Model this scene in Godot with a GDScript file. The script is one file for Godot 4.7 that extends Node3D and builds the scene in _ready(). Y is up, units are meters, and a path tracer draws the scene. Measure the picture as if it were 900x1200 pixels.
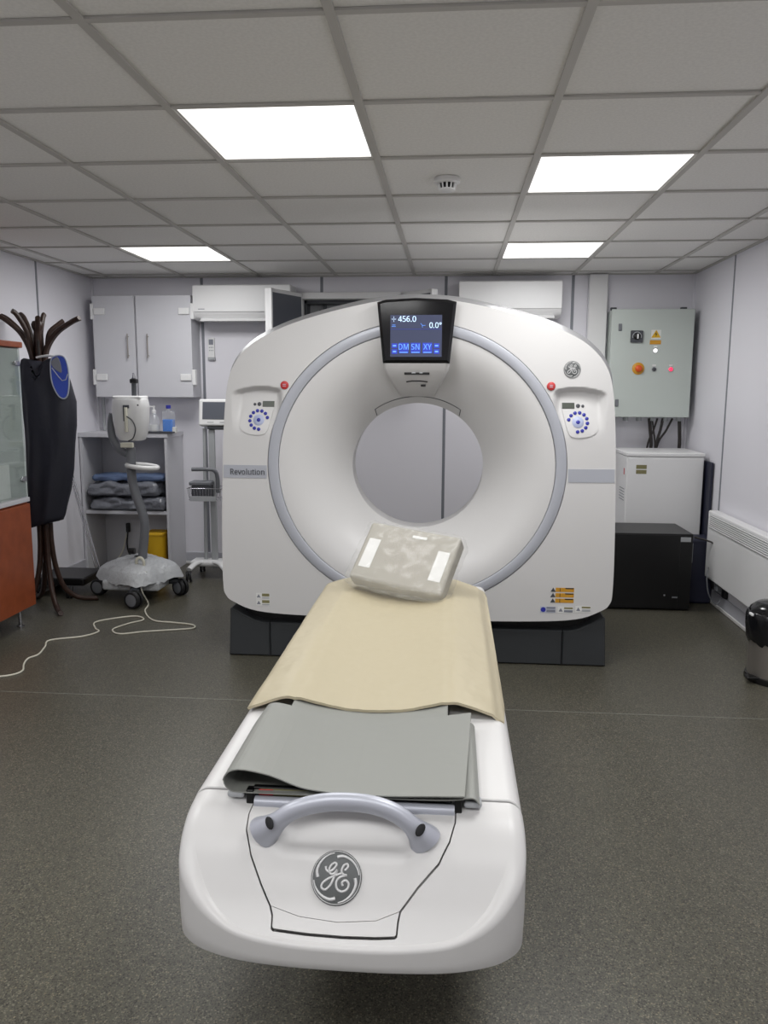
extends Node3D
# A CT scanner room: gantry, patient table, cabinets and trolleys under a grid ceiling with LED panels.

const PANEL_ENERGY := 1.32       # light of one 600 mm LED ceiling panel
const EXPOSURE := 1.0

const XL := -2.87                # left wall
const XR := 1.80                 # right wall
const ZB := -6.37                # back wall
const ZF := 1.90                 # front wall, behind the camera
const YC := 2.295                # ceiling

var M := {}
var taken := {}


# ---------------------------------------------------------------- geometry
class G:
	var v := PackedVector3Array()
	var n := PackedVector3Array()
	var u := PackedVector2Array()
	var x := Transform3D()

	func tri(a: Vector3, b: Vector3, c: Vector3, na: Vector3, nb: Vector3, nc: Vector3) -> void:
		var k := (b - a).cross(c - a)
		if k.length_squared() < 1e-18:
			return
		if k.dot(na + nb + nc) > 0.0:
			var t := b
			b = c
			c = t
			t = nb
			nb = nc
			nc = t
		for p in [a, b, c]:
			v.append(x * p)
			u.append(Vector2(p.x, -p.y))
		for q in [na, nb, nc]:
			n.append((x.basis * q).normalized())

	func quad(a: Vector3, b: Vector3, c: Vector3, d: Vector3, nn: Vector3) -> void:
		tri(a, b, c, nn, nn, nn)
		tri(a, c, d, nn, nn, nn)

	func quad4(a: Vector3, b: Vector3, c: Vector3, d: Vector3, na: Vector3, nb: Vector3, nc: Vector3, nd: Vector3) -> void:
		tri(a, b, c, na, nb, nc)
		tri(a, c, d, na, nc, nd)

	# a box whose edges are rounded with radius r in s steps
	func rbox(c: Vector3, size: Vector3, r := 0.003, s := 1, cell := 0.0) -> G:
		var h := size * 0.5
		r = clampf(r, 0.0001, minf(h.x, minf(h.y, h.z)) * 0.999)
		var inner := h - Vector3(r, r, r)
		for axis in 3:
			var a1 := (axis + 1) % 3
			var a2 := (axis + 2) % 3
			var l1 := _lines(h[a1], r, s, cell)
			var l2 := _lines(h[a2], r, s, cell)
			for sgn in [-1.0, 1.0]:
				for i in l1.size() - 1:
					for j in l2.size() - 1:
						var ps := []
						var ns := []
						for k in [[0, 0], [1, 0], [1, 1], [0, 1]]:
							var q := Vector3.ZERO
							q[axis] = sgn * h[axis]
							q[a1] = l1[i + k[0]]
							q[a2] = l2[j + k[1]]
							var base := q.clamp(-inner, inner)
							var nn := (q - base).normalized()
							ps.append(c + base + nn * r)
							ns.append(nn)
						quad4(ps[0], ps[1], ps[2], ps[3], ns[0], ns[1], ns[2], ns[3])
		return self

	# moves every vertex along its normal by noise and works the normals out again
	func wrinkle(nz: FastNoiseLite, amp: float, stretch := Vector3.ONE, keep := -9.0) -> G:
		var sum := {}
		var keys := []
		for i in v.size():
			var p := v[i]
			keys.append(Vector3i((p * 20000.0).round()))
			if p.y > keep:
				v[i] += n[i] * amp * nz.get_noise_3dv(p * stretch)
		for i in range(0, v.size(), 3):
			var f := (v[i + 2] - v[i]).cross(v[i + 1] - v[i])
			for k in 3:
				sum[keys[i + k]] = sum.get(keys[i + k], Vector3.ZERO) + f
		for i in v.size():
			var q: Vector3 = sum[keys[i]]
			if q.length() > 0.0:
				n[i] = q.normalized()
		return self

	func _lines(h: float, r: float, s: int, cell: float) -> Array:
		var l := []
		for k in s + 1:
			l.append(-h + r * (1.0 - tan(PI / 4.0 * (1.0 - float(k) / s))))
		if cell > 0.0:
			var parts := int((h - r) * 2.0 / cell)
			for k in range(1, parts):
				l.append(lerpf(-h + r, h - r, float(k) / parts))
		for k in s + 1:
			l.append(h - r * (1.0 - tan(PI / 4.0 * float(k) / s)))
		return l

	# a round bar through points; r is one radius or one per point; squash flattens it across the frame
	func tube(pts: Array, r, sides := 10, squash := Vector2.ONE, up := Vector3.UP) -> G:
		var m := pts.size()
		var rows := []
		var tang := []
		for i in m:
			var d: Vector3 = pts[mini(i + 1, m - 1)] - pts[maxi(i - 1, 0)]
			tang.append(d.normalized())
		var t0: Vector3 = tang[0]
		var side := up.cross(t0)
		if side.length() < 0.05:
			side = Vector3.RIGHT.cross(t0)
		if side.length() < 0.05:
			side = Vector3.BACK.cross(t0)
		side = side.normalized()
		for i in m:
			var t: Vector3 = tang[i]
			side = (side - t * side.dot(t)).normalized()
			var w := t.cross(side)
			var rr: float = r[i] if r is Array else r
			var row := []
			for k in sides:
				var a := TAU * k / sides
				var off := side * cos(a) * squash.x + w * sin(a) * squash.y
				var nn := (side * cos(a) / squash.x + w * sin(a) / squash.y).normalized()
				row.append([pts[i] + off * rr, nn])
			rows.append(row)
		for i in m - 1:
			for k in sides:
				var k2 := (k + 1) % sides
				var a = rows[i][k]
				var b = rows[i + 1][k]
				var c = rows[i + 1][k2]
				var d = rows[i][k2]
				quad4(a[0], b[0], c[0], d[0], a[1], b[1], c[1], d[1])
		for e in [0, m - 1]:
			var nn: Vector3 = -tang[0] if e == 0 else tang[m - 1]
			for k in sides:
				tri(pts[e], rows[e][k][0], rows[e][(k + 1) % sides][0], nn, nn, nn)
		return self

	# profile of (radius, y) turned about y
	func lathe(prof: Array, segs := 24, a0 := 0.0, a1 := TAU, at := Vector3.ZERO) -> G:
		var m := prof.size()
		var en := []
		for i in m - 1:
			var d: Vector2 = prof[i + 1] - prof[i]
			en.append(Vector2(d.y, -d.x).normalized())
		for i in m - 1:
			var n0: Vector2 = en[i]
			var n1: Vector2 = en[i]
			if i > 0 and en[i - 1].dot(en[i]) > 0.7:
				n0 = (en[i - 1] + en[i]).normalized()
			if i < m - 2 and en[i + 1].dot(en[i]) > 0.7:
				n1 = (en[i + 1] + en[i]).normalized()
			for k in segs:
				var b0 := a0 + (a1 - a0) * k / segs
				var b1 := a0 + (a1 - a0) * (k + 1) / segs
				var ps := []
				var ns := []
				for q in [[prof[i], n0, b0], [prof[i + 1], n1, b0], [prof[i + 1], n1, b1], [prof[i], n0, b1]]:
					ps.append(at + Vector3(q[0].x * cos(q[2]), q[0].y, q[0].x * sin(q[2])))
					ns.append(Vector3(q[1].x * cos(q[2]), q[1].y, q[1].x * sin(q[2])))
				quad4(ps[0], ps[1], ps[2], ps[3], ns[0], ns[1], ns[2], ns[3])
		return self

	# a polygon in x,y pushed from z0 (back) to z1 (front), with bevelled front and back edges
	func prism(poly: PackedVector2Array, z0: float, z1: float, bev := 0.0, smooth := 0.75) -> G:
		var p := poly.duplicate()
		if Geometry2D.is_polygon_clockwise(p):
			p.reverse()
		var m := p.size()
		var en := []
		for i in m:
			var d: Vector2 = p[(i + 1) % m] - p[i]
			en.append(Vector2(d.y, -d.x).normalized())
		var inn := PackedVector2Array()
		var vn := []
		for i in m:
			var b: Vector2 = en[(i + m - 1) % m] + en[i]
			b = b.normalized()
			vn.append(b)
			inn.append(p[i] - b * bev / maxf(0.4, b.dot(en[i])))
		var idx := Geometry2D.triangulate_polygon(inn)
		for k in range(0, idx.size(), 3):
			for f in [[z1, Vector3.BACK], [z0, Vector3.FORWARD]]:
				var q := []
				for j in 3:
					q.append(Vector3(inn[idx[k + j]].x, inn[idx[k + j]].y, f[0]))
				tri(q[0], q[1], q[2], f[1], f[1], f[1])
		for i in m:
			var j := (i + 1) % m
			var ni: Vector2 = vn[i] if en[(i + m - 1) % m].dot(en[i]) > smooth else en[i]
			var nj: Vector2 = vn[j] if en[j].dot(en[i]) > smooth else en[i]
			var a := Vector3(ni.x, ni.y, 0)
			var b := Vector3(nj.x, nj.y, 0)
			quad4(Vector3(p[i].x, p[i].y, z0 + bev), Vector3(p[j].x, p[j].y, z0 + bev), Vector3(p[j].x, p[j].y, z1 - bev), Vector3(p[i].x, p[i].y, z1 - bev), a, b, b, a)
			if bev > 0.0:
				for f in [[z1, -1.0], [z0, 1.0]]:
					var s := Vector3(0, 0, -f[1])
					quad4(Vector3(p[i].x, p[i].y, f[0] + f[1] * bev), Vector3(p[j].x, p[j].y, f[0] + f[1] * bev), Vector3(inn[j].x, inn[j].y, f[0]), Vector3(inn[i].x, inn[i].y, f[0]), (a + s).normalized(), (b + s).normalized(), (b + s).normalized(), (a + s).normalized())
		return self

	# the surface s(u, v) over a polygon with holes, on a grid of cells, with walls of the given depth along its edges
	func patch(s: Callable, outer: PackedVector2Array, holes: Array, cell: float, depth: float, facing: Vector3, rim := true) -> G:
		var lo := outer[0]
		var hi := outer[0]
		for p in outer:
			lo = lo.min(p)
			hi = hi.max(p)
		var nx := int(ceil((hi.x - lo.x) / cell))
		var ny := int(ceil((hi.y - lo.y) / cell))
		var loops := [outer]
		loops.append_array(holes)
		var touched := {}
		for l in loops:
			for i in l.size():
				var a: Vector2 = l[i]
				var b: Vector2 = l[(i + 1) % l.size()]
				var steps := int(a.distance_to(b) / cell * 3.0) + 2
				for k in steps + 1:
					var q := ((a.lerp(b, float(k) / steps) - lo) / cell).floor()
					for dx in [-1, 0, 1]:
						for dy in [-1, 0, 1]:
							touched[Vector2i(int(q.x) + dx, int(q.y) + dy)] = true
		var memo := {}
		for i in nx:
			for j in ny:
				var o := lo + Vector2(i, j) * cell
				var sq := PackedVector2Array([o, o + Vector2(cell, 0), o + Vector2(cell, cell), o + Vector2(0, cell)])
				var pieces := [sq]
				if touched.has(Vector2i(i, j)):
					pieces = Geometry2D.intersect_polygons(sq, outer)
					for h in holes:
						var next := []
						for q in pieces:
							for w in Geometry2D.clip_polygons(q, h):
								if not Geometry2D.is_polygon_clockwise(w):
									next.append(w)
						pieces = next
				else:
					var mid := o + Vector2(cell, cell) * 0.5
					if not Geometry2D.is_point_in_polygon(mid, outer):
						continue
					var out := false
					for h in holes:
						out = out or Geometry2D.is_point_in_polygon(mid, h)
					if out:
						continue
				for q in pieces:
					if q.size() < 3:
						continue
					var ps := []
					for w in q:
						ps.append(_at(s, w, memo, facing))
					if q.size() == 4 and pieces.size() == 1 and not touched.has(Vector2i(i, j)):
						quad4(ps[0][0], ps[1][0], ps[2][0], ps[3][0], ps[0][1], ps[1][1], ps[2][1], ps[3][1])
						continue
					var idx := Geometry2D.triangulate_polygon(q)
					for k in range(0, idx.size(), 3):
						tri(ps[idx[k]][0], ps[idx[k + 1]][0], ps[idx[k + 2]][0], ps[idx[k]][1], ps[idx[k + 1]][1], ps[idx[k + 2]][1])
		if depth > 0.0:
			for l in loops:
				if l == outer and not rim:
					continue
				var c: Vector2 = Vector2.ZERO
				for p in l:
					c += p / l.size()
				for i in l.size():
					var a: Vector2 = l[i]
					var b: Vector2 = l[(i + 1) % l.size()]
					var steps := int(a.distance_to(b) / cell) + 1
					for k in steps:
						var w0 = _at(s, a.lerp(b, float(k) / steps), memo, facing)
						var w1 = _at(s, a.lerp(b, float(k + 1) / steps), memo, facing)
						var along: Vector3 = w1[0] - w0[0]
						var nn: Vector3 = along.cross(w0[1]).normalized()
						var mid: Vector2 = a.lerp(b, 0.5)
						var out3: Vector3 = s.call(mid) - s.call(mid.lerp(c, 0.02))
						if nn.dot(out3) * (1.0 if l == outer else -1.0) < 0.0:
							nn = -nn
						quad(w0[0], w1[0], w1[0] - w1[1] * depth, w0[0] - w0[1] * depth, nn)
		return self

	func _at(s: Callable, w: Vector2, memo: Dictionary, facing: Vector3) -> Array:
		var key := Vector2i(int(round(w.x * 20000.0)), int(round(w.y * 20000.0)))
		if not memo.has(key):
			var e := 0.0015
			var a: Vector3 = s.call(w + Vector2(e, 0)) - s.call(w - Vector2(e, 0))
			var b: Vector3 = s.call(w + Vector2(0, e)) - s.call(w - Vector2(0, e))
			var nn := a.cross(b).normalized()
			if nn.dot(facing) < 0.0:
				nn = -nn
			memo[key] = [s.call(w), nn]
		return memo[key]

	# rows of points joined into a smooth sheet; closed wraps each row
	func loft(rows: Array, closed: bool, away := Vector3.INF, heart := Vector3.INF) -> G:
		var m := rows.size()
		var w: int = rows[0].size()
		var cen := Vector3.ZERO
		for r in rows:
			for p in r:
				cen += p / float(m * w)
		var ns := []
		for i in m:
			var row := []
			for k in w:
				var k0 := (k + w - 1) % w if closed else maxi(k - 1, 0)
				var k1 := (k + 1) % w if closed else mini(k + 1, w - 1)
				var a: Vector3 = rows[i][k1] - rows[i][k0]
				var b: Vector3 = rows[mini(i + 1, m - 1)][k] - rows[maxi(i - 1, 0)][k]
				var nn := a.cross(b).normalized()
				var ref: Vector3 = (rows[i][k] - _mid(rows[i])) if closed and away == Vector3.INF else (away if away != Vector3.INF else rows[i][k] - cen)
				if heart != Vector3.INF:
					ref = rows[i][k] - heart
				if nn.dot(ref) < 0.0:
					nn = -nn
				row.append(nn)
			ns.append(row)
		for i in m - 1:
			for k in (w if closed else w - 1):
				var k2 := (k + 1) % w
				quad4(rows[i][k], rows[i + 1][k], rows[i + 1][k2], rows[i][k2], ns[i][k], ns[i + 1][k], ns[i + 1][k2], ns[i][k2])
		return self

	func _mid(r: Array) -> Vector3:
		var c := Vector3.ZERO
		for p in r:
			c += p / float(r.size())
		return c

	func fan(r: Array, nn: Vector3) -> G:
		var c := _mid(r)
		for k in r.size():
			tri(c, r[k], r[(k + 1) % r.size()], nn, nn, nn)
		return self

	func mesh() -> ArrayMesh:
		var a := []
		a.resize(Mesh.ARRAY_MAX)
		a[Mesh.ARRAY_VERTEX] = v
		a[Mesh.ARRAY_NORMAL] = n
		a[Mesh.ARRAY_TEX_UV] = u
		var m := ArrayMesh.new()
		m.add_surface_from_arrays(Mesh.PRIMITIVE_TRIANGLES, a)
		return m


# ---------------------------------------------------------------- nodes
func numbered(called: String) -> String:
	taken[called] = taken.get(called, -1) + 1
	return called if taken[called] == 0 else "%s_%03d" % [called, taken[called]]


func tag(o: Node3D, label: String, category: String, group := "") -> Node3D:
	o.set_meta("label", label)
	o.set_meta("category", category)
	if group:
		o.set_meta("group", group)
	return o


func thing(called: String, label: String, category: String, at := Vector3.ZERO, turn := 0.0, group := "") -> Node3D:
	var o := Node3D.new()
	o.name = numbered(called)
	add_child(o)
	o.position = at
	o.rotation.y = turn
	return tag(o, label, category, group)


func struct(called: String) -> Node3D:
	var o := Node3D.new()
	o.name = called
	o.set_meta("kind", "structure")
	add_child(o)
	return o


func part(parent: Node3D, called: String, g: G, m: Material, label := "") -> MeshInstance3D:
	var o := MeshInstance3D.new()
	o.name = called
	o.mesh = g.mesh()
	o.material_override = m
	o.cast_shadow = GeometryInstance3D.SHADOW_CASTING_SETTING_ON
	parent.add_child(o, true)
	if label:
		o.set_meta("label", label)
	return o


func solo(called: String, g: G, m: Material, label: String, category: String, at := Vector3.ZERO, group := "") -> MeshInstance3D:
	var o := MeshInstance3D.new()
	o.name = numbered(called)
	o.mesh = g.mesh()
	o.material_override = m
	o.position = at
	add_child(o)
	tag(o, label, category, group)
	return o


func words(parent: Node3D, called: String, text: String, height: float, at: Vector3, m: Material, turn := Basis(), depth := 0.001) -> MeshInstance3D:
	var t := TextMesh.new()
	var f := SystemFont.new()
	f.font_names = PackedStringArray(["Droid Sans"])
	t.font = f
	t.text = text
	t.font_size = 32
	t.pixel_size = height / 23.0
	t.depth = depth
	t.curve_step = 2.0
	var o := MeshInstance3D.new()
	o.name = called
	o.mesh = t
	o.material_override = m
	parent.add_child(o, true)
	o.transform = Transform3D(turn, at)
	return o


func smooth(pts: Array, n := 8, closed := false) -> Array:
	var out := []
	var m := pts.size()
	for i in (m if closed else m - 1):
		var a = pts[(i + m - 1) % m] if closed else pts[maxi(i - 1, 0)]
		var b = pts[i]
		var c = pts[(i + 1) % m]
		var d = pts[(i + 2) % m] if closed else pts[mini(i + 2, m - 1)]
		for k in n:
			out.append(b.cubic_interpolate(c, a, d, float(k) / n))
	if not closed:
		out.append(pts[m - 1])
	return out


func ellipse(c: Vector2, a: float, b: float, n := 64) -> PackedVector2Array:
	var p := PackedVector2Array()
	for k in n:
		p.append(c + Vector2(a * cos(TAU * k / n), b * sin(TAU * k / n)))
	return p


func rrect(c: Vector2, w: float, h: float, r: float, n := 4) -> PackedVector2Array:
	var p := PackedVector2Array()
	for q in [[1, 1, 0.0], [-1, 1, 0.5], [-1, -1, 1.0], [1, -1, 1.5]]:
		for k in n + 1:
			var a: float = PI * (q[2] + 0.5 * k / n)
			p.append(c + Vector2(q[0] * (w / 2 - r), q[1] * (h / 2 - r)) + Vector2(cos(a), sin(a)) * r)
	return p


# ---------------------------------------------------------------- materials
func mat(c: Color, rough := 0.5, metal := 0.0, spec := 0.5) -> StandardMaterial3D:
	var m := StandardMaterial3D.new()
	m.albedo_color = c
	m.roughness = rough
	m.metallic = metal
	m.metallic_specular = spec
	return m


func noise_tex(freq: float, ramp: Array, size := 512, octaves := 3, normal := 0.0, seed_ := 1) -> NoiseTexture2D:
	var f := FastNoiseLite.new()
	f.seed = seed_
	f.frequency = freq
	f.fractal_octaves = octaves
	var t := NoiseTexture2D.new()
	t.width = size
	t.height = size
	t.seamless = true
	t.noise = f
	if normal > 0.0:
		t.as_normal_map = true
		t.bump_strength = normal
	else:
		var g := Gradient.new()
		g.offsets = PackedFloat32Array(range(ramp.size()).map(func(i): return float(i) / (ramp.size() - 1)))
		g.colors = PackedColorArray(ramp)
		t.color_ramp = g
	return t


func tri_mat(m: StandardMaterial3D, per_metre: float, world := true) -> StandardMaterial3D:
	m.uv1_triplanar = true
	m.uv1_world_triplanar = world
	m.uv1_scale = Vector3.ONE * per_metre
	return m


func speckle_image() -> Image:
	var rng := RandomNumberGenerator.new()
	rng.seed = 11
	var n := 1024
	var im := Image.create(n, n, false, Image.FORMAT_RGB8)
	var base := Color(0.315, 0.306, 0.268)
	im.fill(base)
	for k in 90000:
		var t := rng.randf()
		var c: Color
		if t < 0.5:
			c = base * rng.randf_range(0.5, 0.85)
		elif t < 0.85:
			c = base * rng.randf_range(1.12, 1.55)
		else:
			c = Color(0.385, 0.36, 0.30) * rng.randf_range(0.9, 1.35)
		c.a = 1.0
		im.fill_rect(Rect2i(rng.randi() % n, rng.randi() % n, 1 + rng.randi() % 4, 1 + rng.randi() % 4), c)
	return im


func glow(c: Color, e: float) -> StandardMaterial3D:
	var m := mat(c, 0.6)
	m.emission_enabled = true
	m.emission = c
	m.emission_energy_multiplier = e
	return m


func pane(c: Color, a: float, rough := 0.05) -> StandardMaterial3D:
	var m := mat(Color(c.r, c.g, c.b, a), rough)
	m.transparency = BaseMaterial3D.TRANSPARENCY_ALPHA
	return m


func materials() -> void:
	M.wall = mat(Color(0.89, 0.885, 0.91), 0.42)
	M.wall.normal_enabled = true
	M.wall.normal_texture = noise_tex(0.012, [], 512, 3, 1.2, 5)
	M.wall.normal_scale = 0.10
	tri_mat(M.wall, 0.9)
	M.joint = mat(Color(0.50, 0.51, 0.54), 0.45, 0.2)
	M.tile = mat(Color(0.94, 0.935, 0.92), 0.9)
	M.tile.albedo_texture = noise_tex(0.06, [Color(0.95, 0.95, 0.95), Color(1, 1, 1)], 512, 4, 0.0, 7)
	tri_mat(M.tile, 2.2)
	M.tbar = mat(Color(0.74, 0.73, 0.71), 0.6)
	M.floor = mat(Color(1, 1, 1), 0.38)
	M.floor.albedo_texture = ImageTexture.create_from_image(speckle_image())
	tri_mat(M.floor, 0.85)
	M.seam = mat(Color(0.50, 0.50, 0.47), 0.5)
	M.skirt = mat(Color(0.72, 0.72, 0.75), 0.4)
	M.white = mat(Color(0.825, 0.82, 0.815), 0.37)
	M.cover = M.white  # gantry covers, funnel and bore liner are one plastic
	M.shell = M.white
	M.silver = mat(Color(0.70, 0.71, 0.74), 0.4, 0.15)
	M.trim = mat(Color(0.66, 0.66, 0.67), 0.38, 0.15)
	M.handle = mat(Color(0.74, 0.75, 0.79), 0.38, 0.3)
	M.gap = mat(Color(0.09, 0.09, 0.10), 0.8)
	M.char = mat(Color(0.21, 0.22, 0.23), 0.5)
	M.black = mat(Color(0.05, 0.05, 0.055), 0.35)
	M.gloss = mat(Color(0.06, 0.06, 0.07), 0.12)
	M.grey = mat(Color(0.45, 0.46, 0.48), 0.5)
	M.light_grey = mat(Color(0.66, 0.67, 0.68), 0.5)
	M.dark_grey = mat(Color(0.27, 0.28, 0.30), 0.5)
	M.laminate = mat(Color(0.80, 0.80, 0.82), 0.45)
	M.appliance = mat(Color(0.90, 0.90, 0.90), 0.35)
	M.steel = mat(Color(0.62, 0.60, 0.58), 0.33, 0.75)
	M.chrome = mat(Color(0.78, 0.78, 0.80), 0.22, 0.9)
	M.elec = mat(Color(0.74, 0.77, 0.75), 0.5)
	M.wood = mat(Color(0.24, 0.155, 0.115), 0.45)
	M.wood.albedo_texture = noise_tex(0.03, [Color(0.75, 0.72, 0.70), Color(1, 1, 1)], 256, 4, 0.0, 21)
	tri_mat(M.wood, 3.0, false)
	M.orange = mat(Color(0.62, 0.31, 0.17), 0.4)
	M.orange.albedo_texture = noise_tex(0.015, [Color(0.86, 0.84, 0.82), Color(1, 1, 1)], 256, 4, 0.0, 22)
	tri_mat(M.orange, 2.0, false)
	M.navy = mat(Color(0.135, 0.14, 0.185), 0.62)
	M.navy.normal_enabled = true
	M.navy.normal_texture = noise_tex(0.02, [], 256, 3, 3.0, 31)
	M.navy.normal_scale = 0.35
	tri_mat(M.navy, 3.0, false)
	M.dark_navy = mat(Color(0.11, 0.12, 0.20), 0.5)
	M.blue = mat(Color(0.20, 0.31, 0.74), 0.55)
	M.slate = mat(Color(0.50, 0.51, 0.55), 0.6)
	M.binding = mat(Color(0.72, 0.74, 0.80), 0.6)
	M.tan = mat(Color(0.735, 0.695, 0.59), 0.45)
	M.tan.normal_enabled = true
	M.tan.normal_texture = noise_tex(0.008, [], 512, 3, 4.0, 41)
	M.tan.normal_scale = 0.22
	tri_mat(M.tan, 1.3, false)
	M.vinyl = mat(Color(0.55, 0.555, 0.535), 0.5)
	M.vinyl.normal_enabled = true
	M.vinyl.normal_texture = noise_tex(0.008, [], 512, 3, 4.0, 43)
	M.vinyl.normal_scale = 0.2
	tri_mat(M.vinyl, 1.7, false)
	M.pillow = mat(Color(0.64, 0.625, 0.585), 0.6)
	M.wrap = pane(Color(0.92, 0.92, 0.90), 0.07, 0.14)
	M.wrap.metallic_specular = 0.22
	M.paper = mat(Color(0.88, 0.88, 0.87), 0.7)
	M.emblem = mat(Color(0.37, 0.38, 0.38), 0.6)
	M.emblem_mark = mat(Color(0.74, 0.74, 0.74), 0.35, 0.3)
	M.red = mat(Color(0.74, 0.22, 0.22), 0.45)
	M.key_blue = mat(Color(0.17, 0.19, 0.60), 0.4)
	M.key_ring = mat(Color(0.68, 0.71, 0.82), 0.45)
	M.lcd = mat(Color(0.31, 0.33, 0.30), 0.3)
	M.yellow = mat(Color(0.86, 0.68, 0.12), 0.5)
	M.amber = mat(Color(0.80, 0.58, 0.17), 0.45)
	M.red_orange = mat(Color(0.86, 0.34, 0.12), 0.4)
	M.ink = mat(Color(0.12, 0.11, 0.10), 0.6)
	M.olive = mat(Color(0.50, 0.48, 0.33), 0.6)
	M.bag_black = mat(Color(0.07, 0.07, 0.085), 0.25)
	M.cable = mat(Color(0.16, 0.14, 0.13), 0.5)
	M.cord = mat(Color(0.85, 0.84, 0.78), 0.5)
	M.clear = pane(Color(0.95, 0.97, 0.98), 0.14, 0.06)
	M.glass = pane(Color(0.72, 0.80, 0.76), 0.22, 0.04)
	M.sash_glass = mat(Color(0.36, 0.375, 0.41), 0.3)
	M.fluid = mat(Color(0.0, 0.50, 0.90), 0.25)
	M.grey_bag = mat(Color(0.46, 0.47, 0.50), 0.22)
	M.grey_bag.normal_enabled = true
	M.grey_bag.normal_texture = noise_tex(0.02, [], 512, 4, 6.0, 51)
	tri_mat(M.grey_bag, 3.0, false)
	M.blue_cloth = mat(Color(0.36, 0.43, 0.56), 0.6)
	M.poly_sheet = mat(Color(0.72, 0.73, 0.74), 0.3)
	M.poly_sheet.normal_enabled = true
	M.poly_sheet.normal_texture = noise_tex(0.02, [], 512, 4, 6.0, 52)
	tri_mat(M.poly_sheet, 3.5, false)
	M.diffuser = glow(Color(1.0, 0.995, 0.98), 1.6)
	M.screen = glow(Color(0.19, 0.21, 0.30), 0.75)
	M.screen_key = glow(Color(0.16, 0.22, 0.62), 0.8)
	M.screen_text = glow(Color(0.80, 0.90, 1.0), 0.9)
	M.screen_blue = glow(Color(0.38, 0.58, 0.92), 0.9)
	M.lamp_white = glow(Color(1, 1, 1), 1.4)
	M.lamp_red = glow(Color(1.0, 0.22, 0.36), 1.2)
	M.rubber = mat(Color(0.10, 0.10, 0.11), 0.6)


# ---------------------------------------------------------------- the scene
func _ready() -> void:
	var cam := Camera3D.new()
	cam.name = "camera"
	cam.position = Vector3(0, 1.43, 0)
	cam.basis = Basis(Vector3.UP, 0.0825) * Basis(Vector3.RIGHT, -0.1507) * Basis(Vector3.BACK, 0.0044)
	cam.fov = rad_to_deg(2.0 * atan(600.0 / 941.0))
	cam.near = 0.02
	cam.far = 60.0
	cam.current = true
	add_child(cam)
	var env := Environment.new()
	env.background_mode = Environment.BG_COLOR
	env.background_color = Color(0.02, 0.02, 0.02)
	env.tonemap_mode = Environment.TONE_MAPPER_LINEAR
	env.tonemap_exposure = EXPOSURE
	env.sdfgi_enabled = true
	env.ssao_enabled = true
	env.ssil_enabled = true
	var we := WorldEnvironment.new()
	we.name = "environment"
	we.environment = env
	add_child(we)
	materials()
	room()
	ceiling()
	gantry()
	table()
	table_goods()
	left_corner()
	back_wall_things()
	right_corner()
	small_things()


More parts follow.
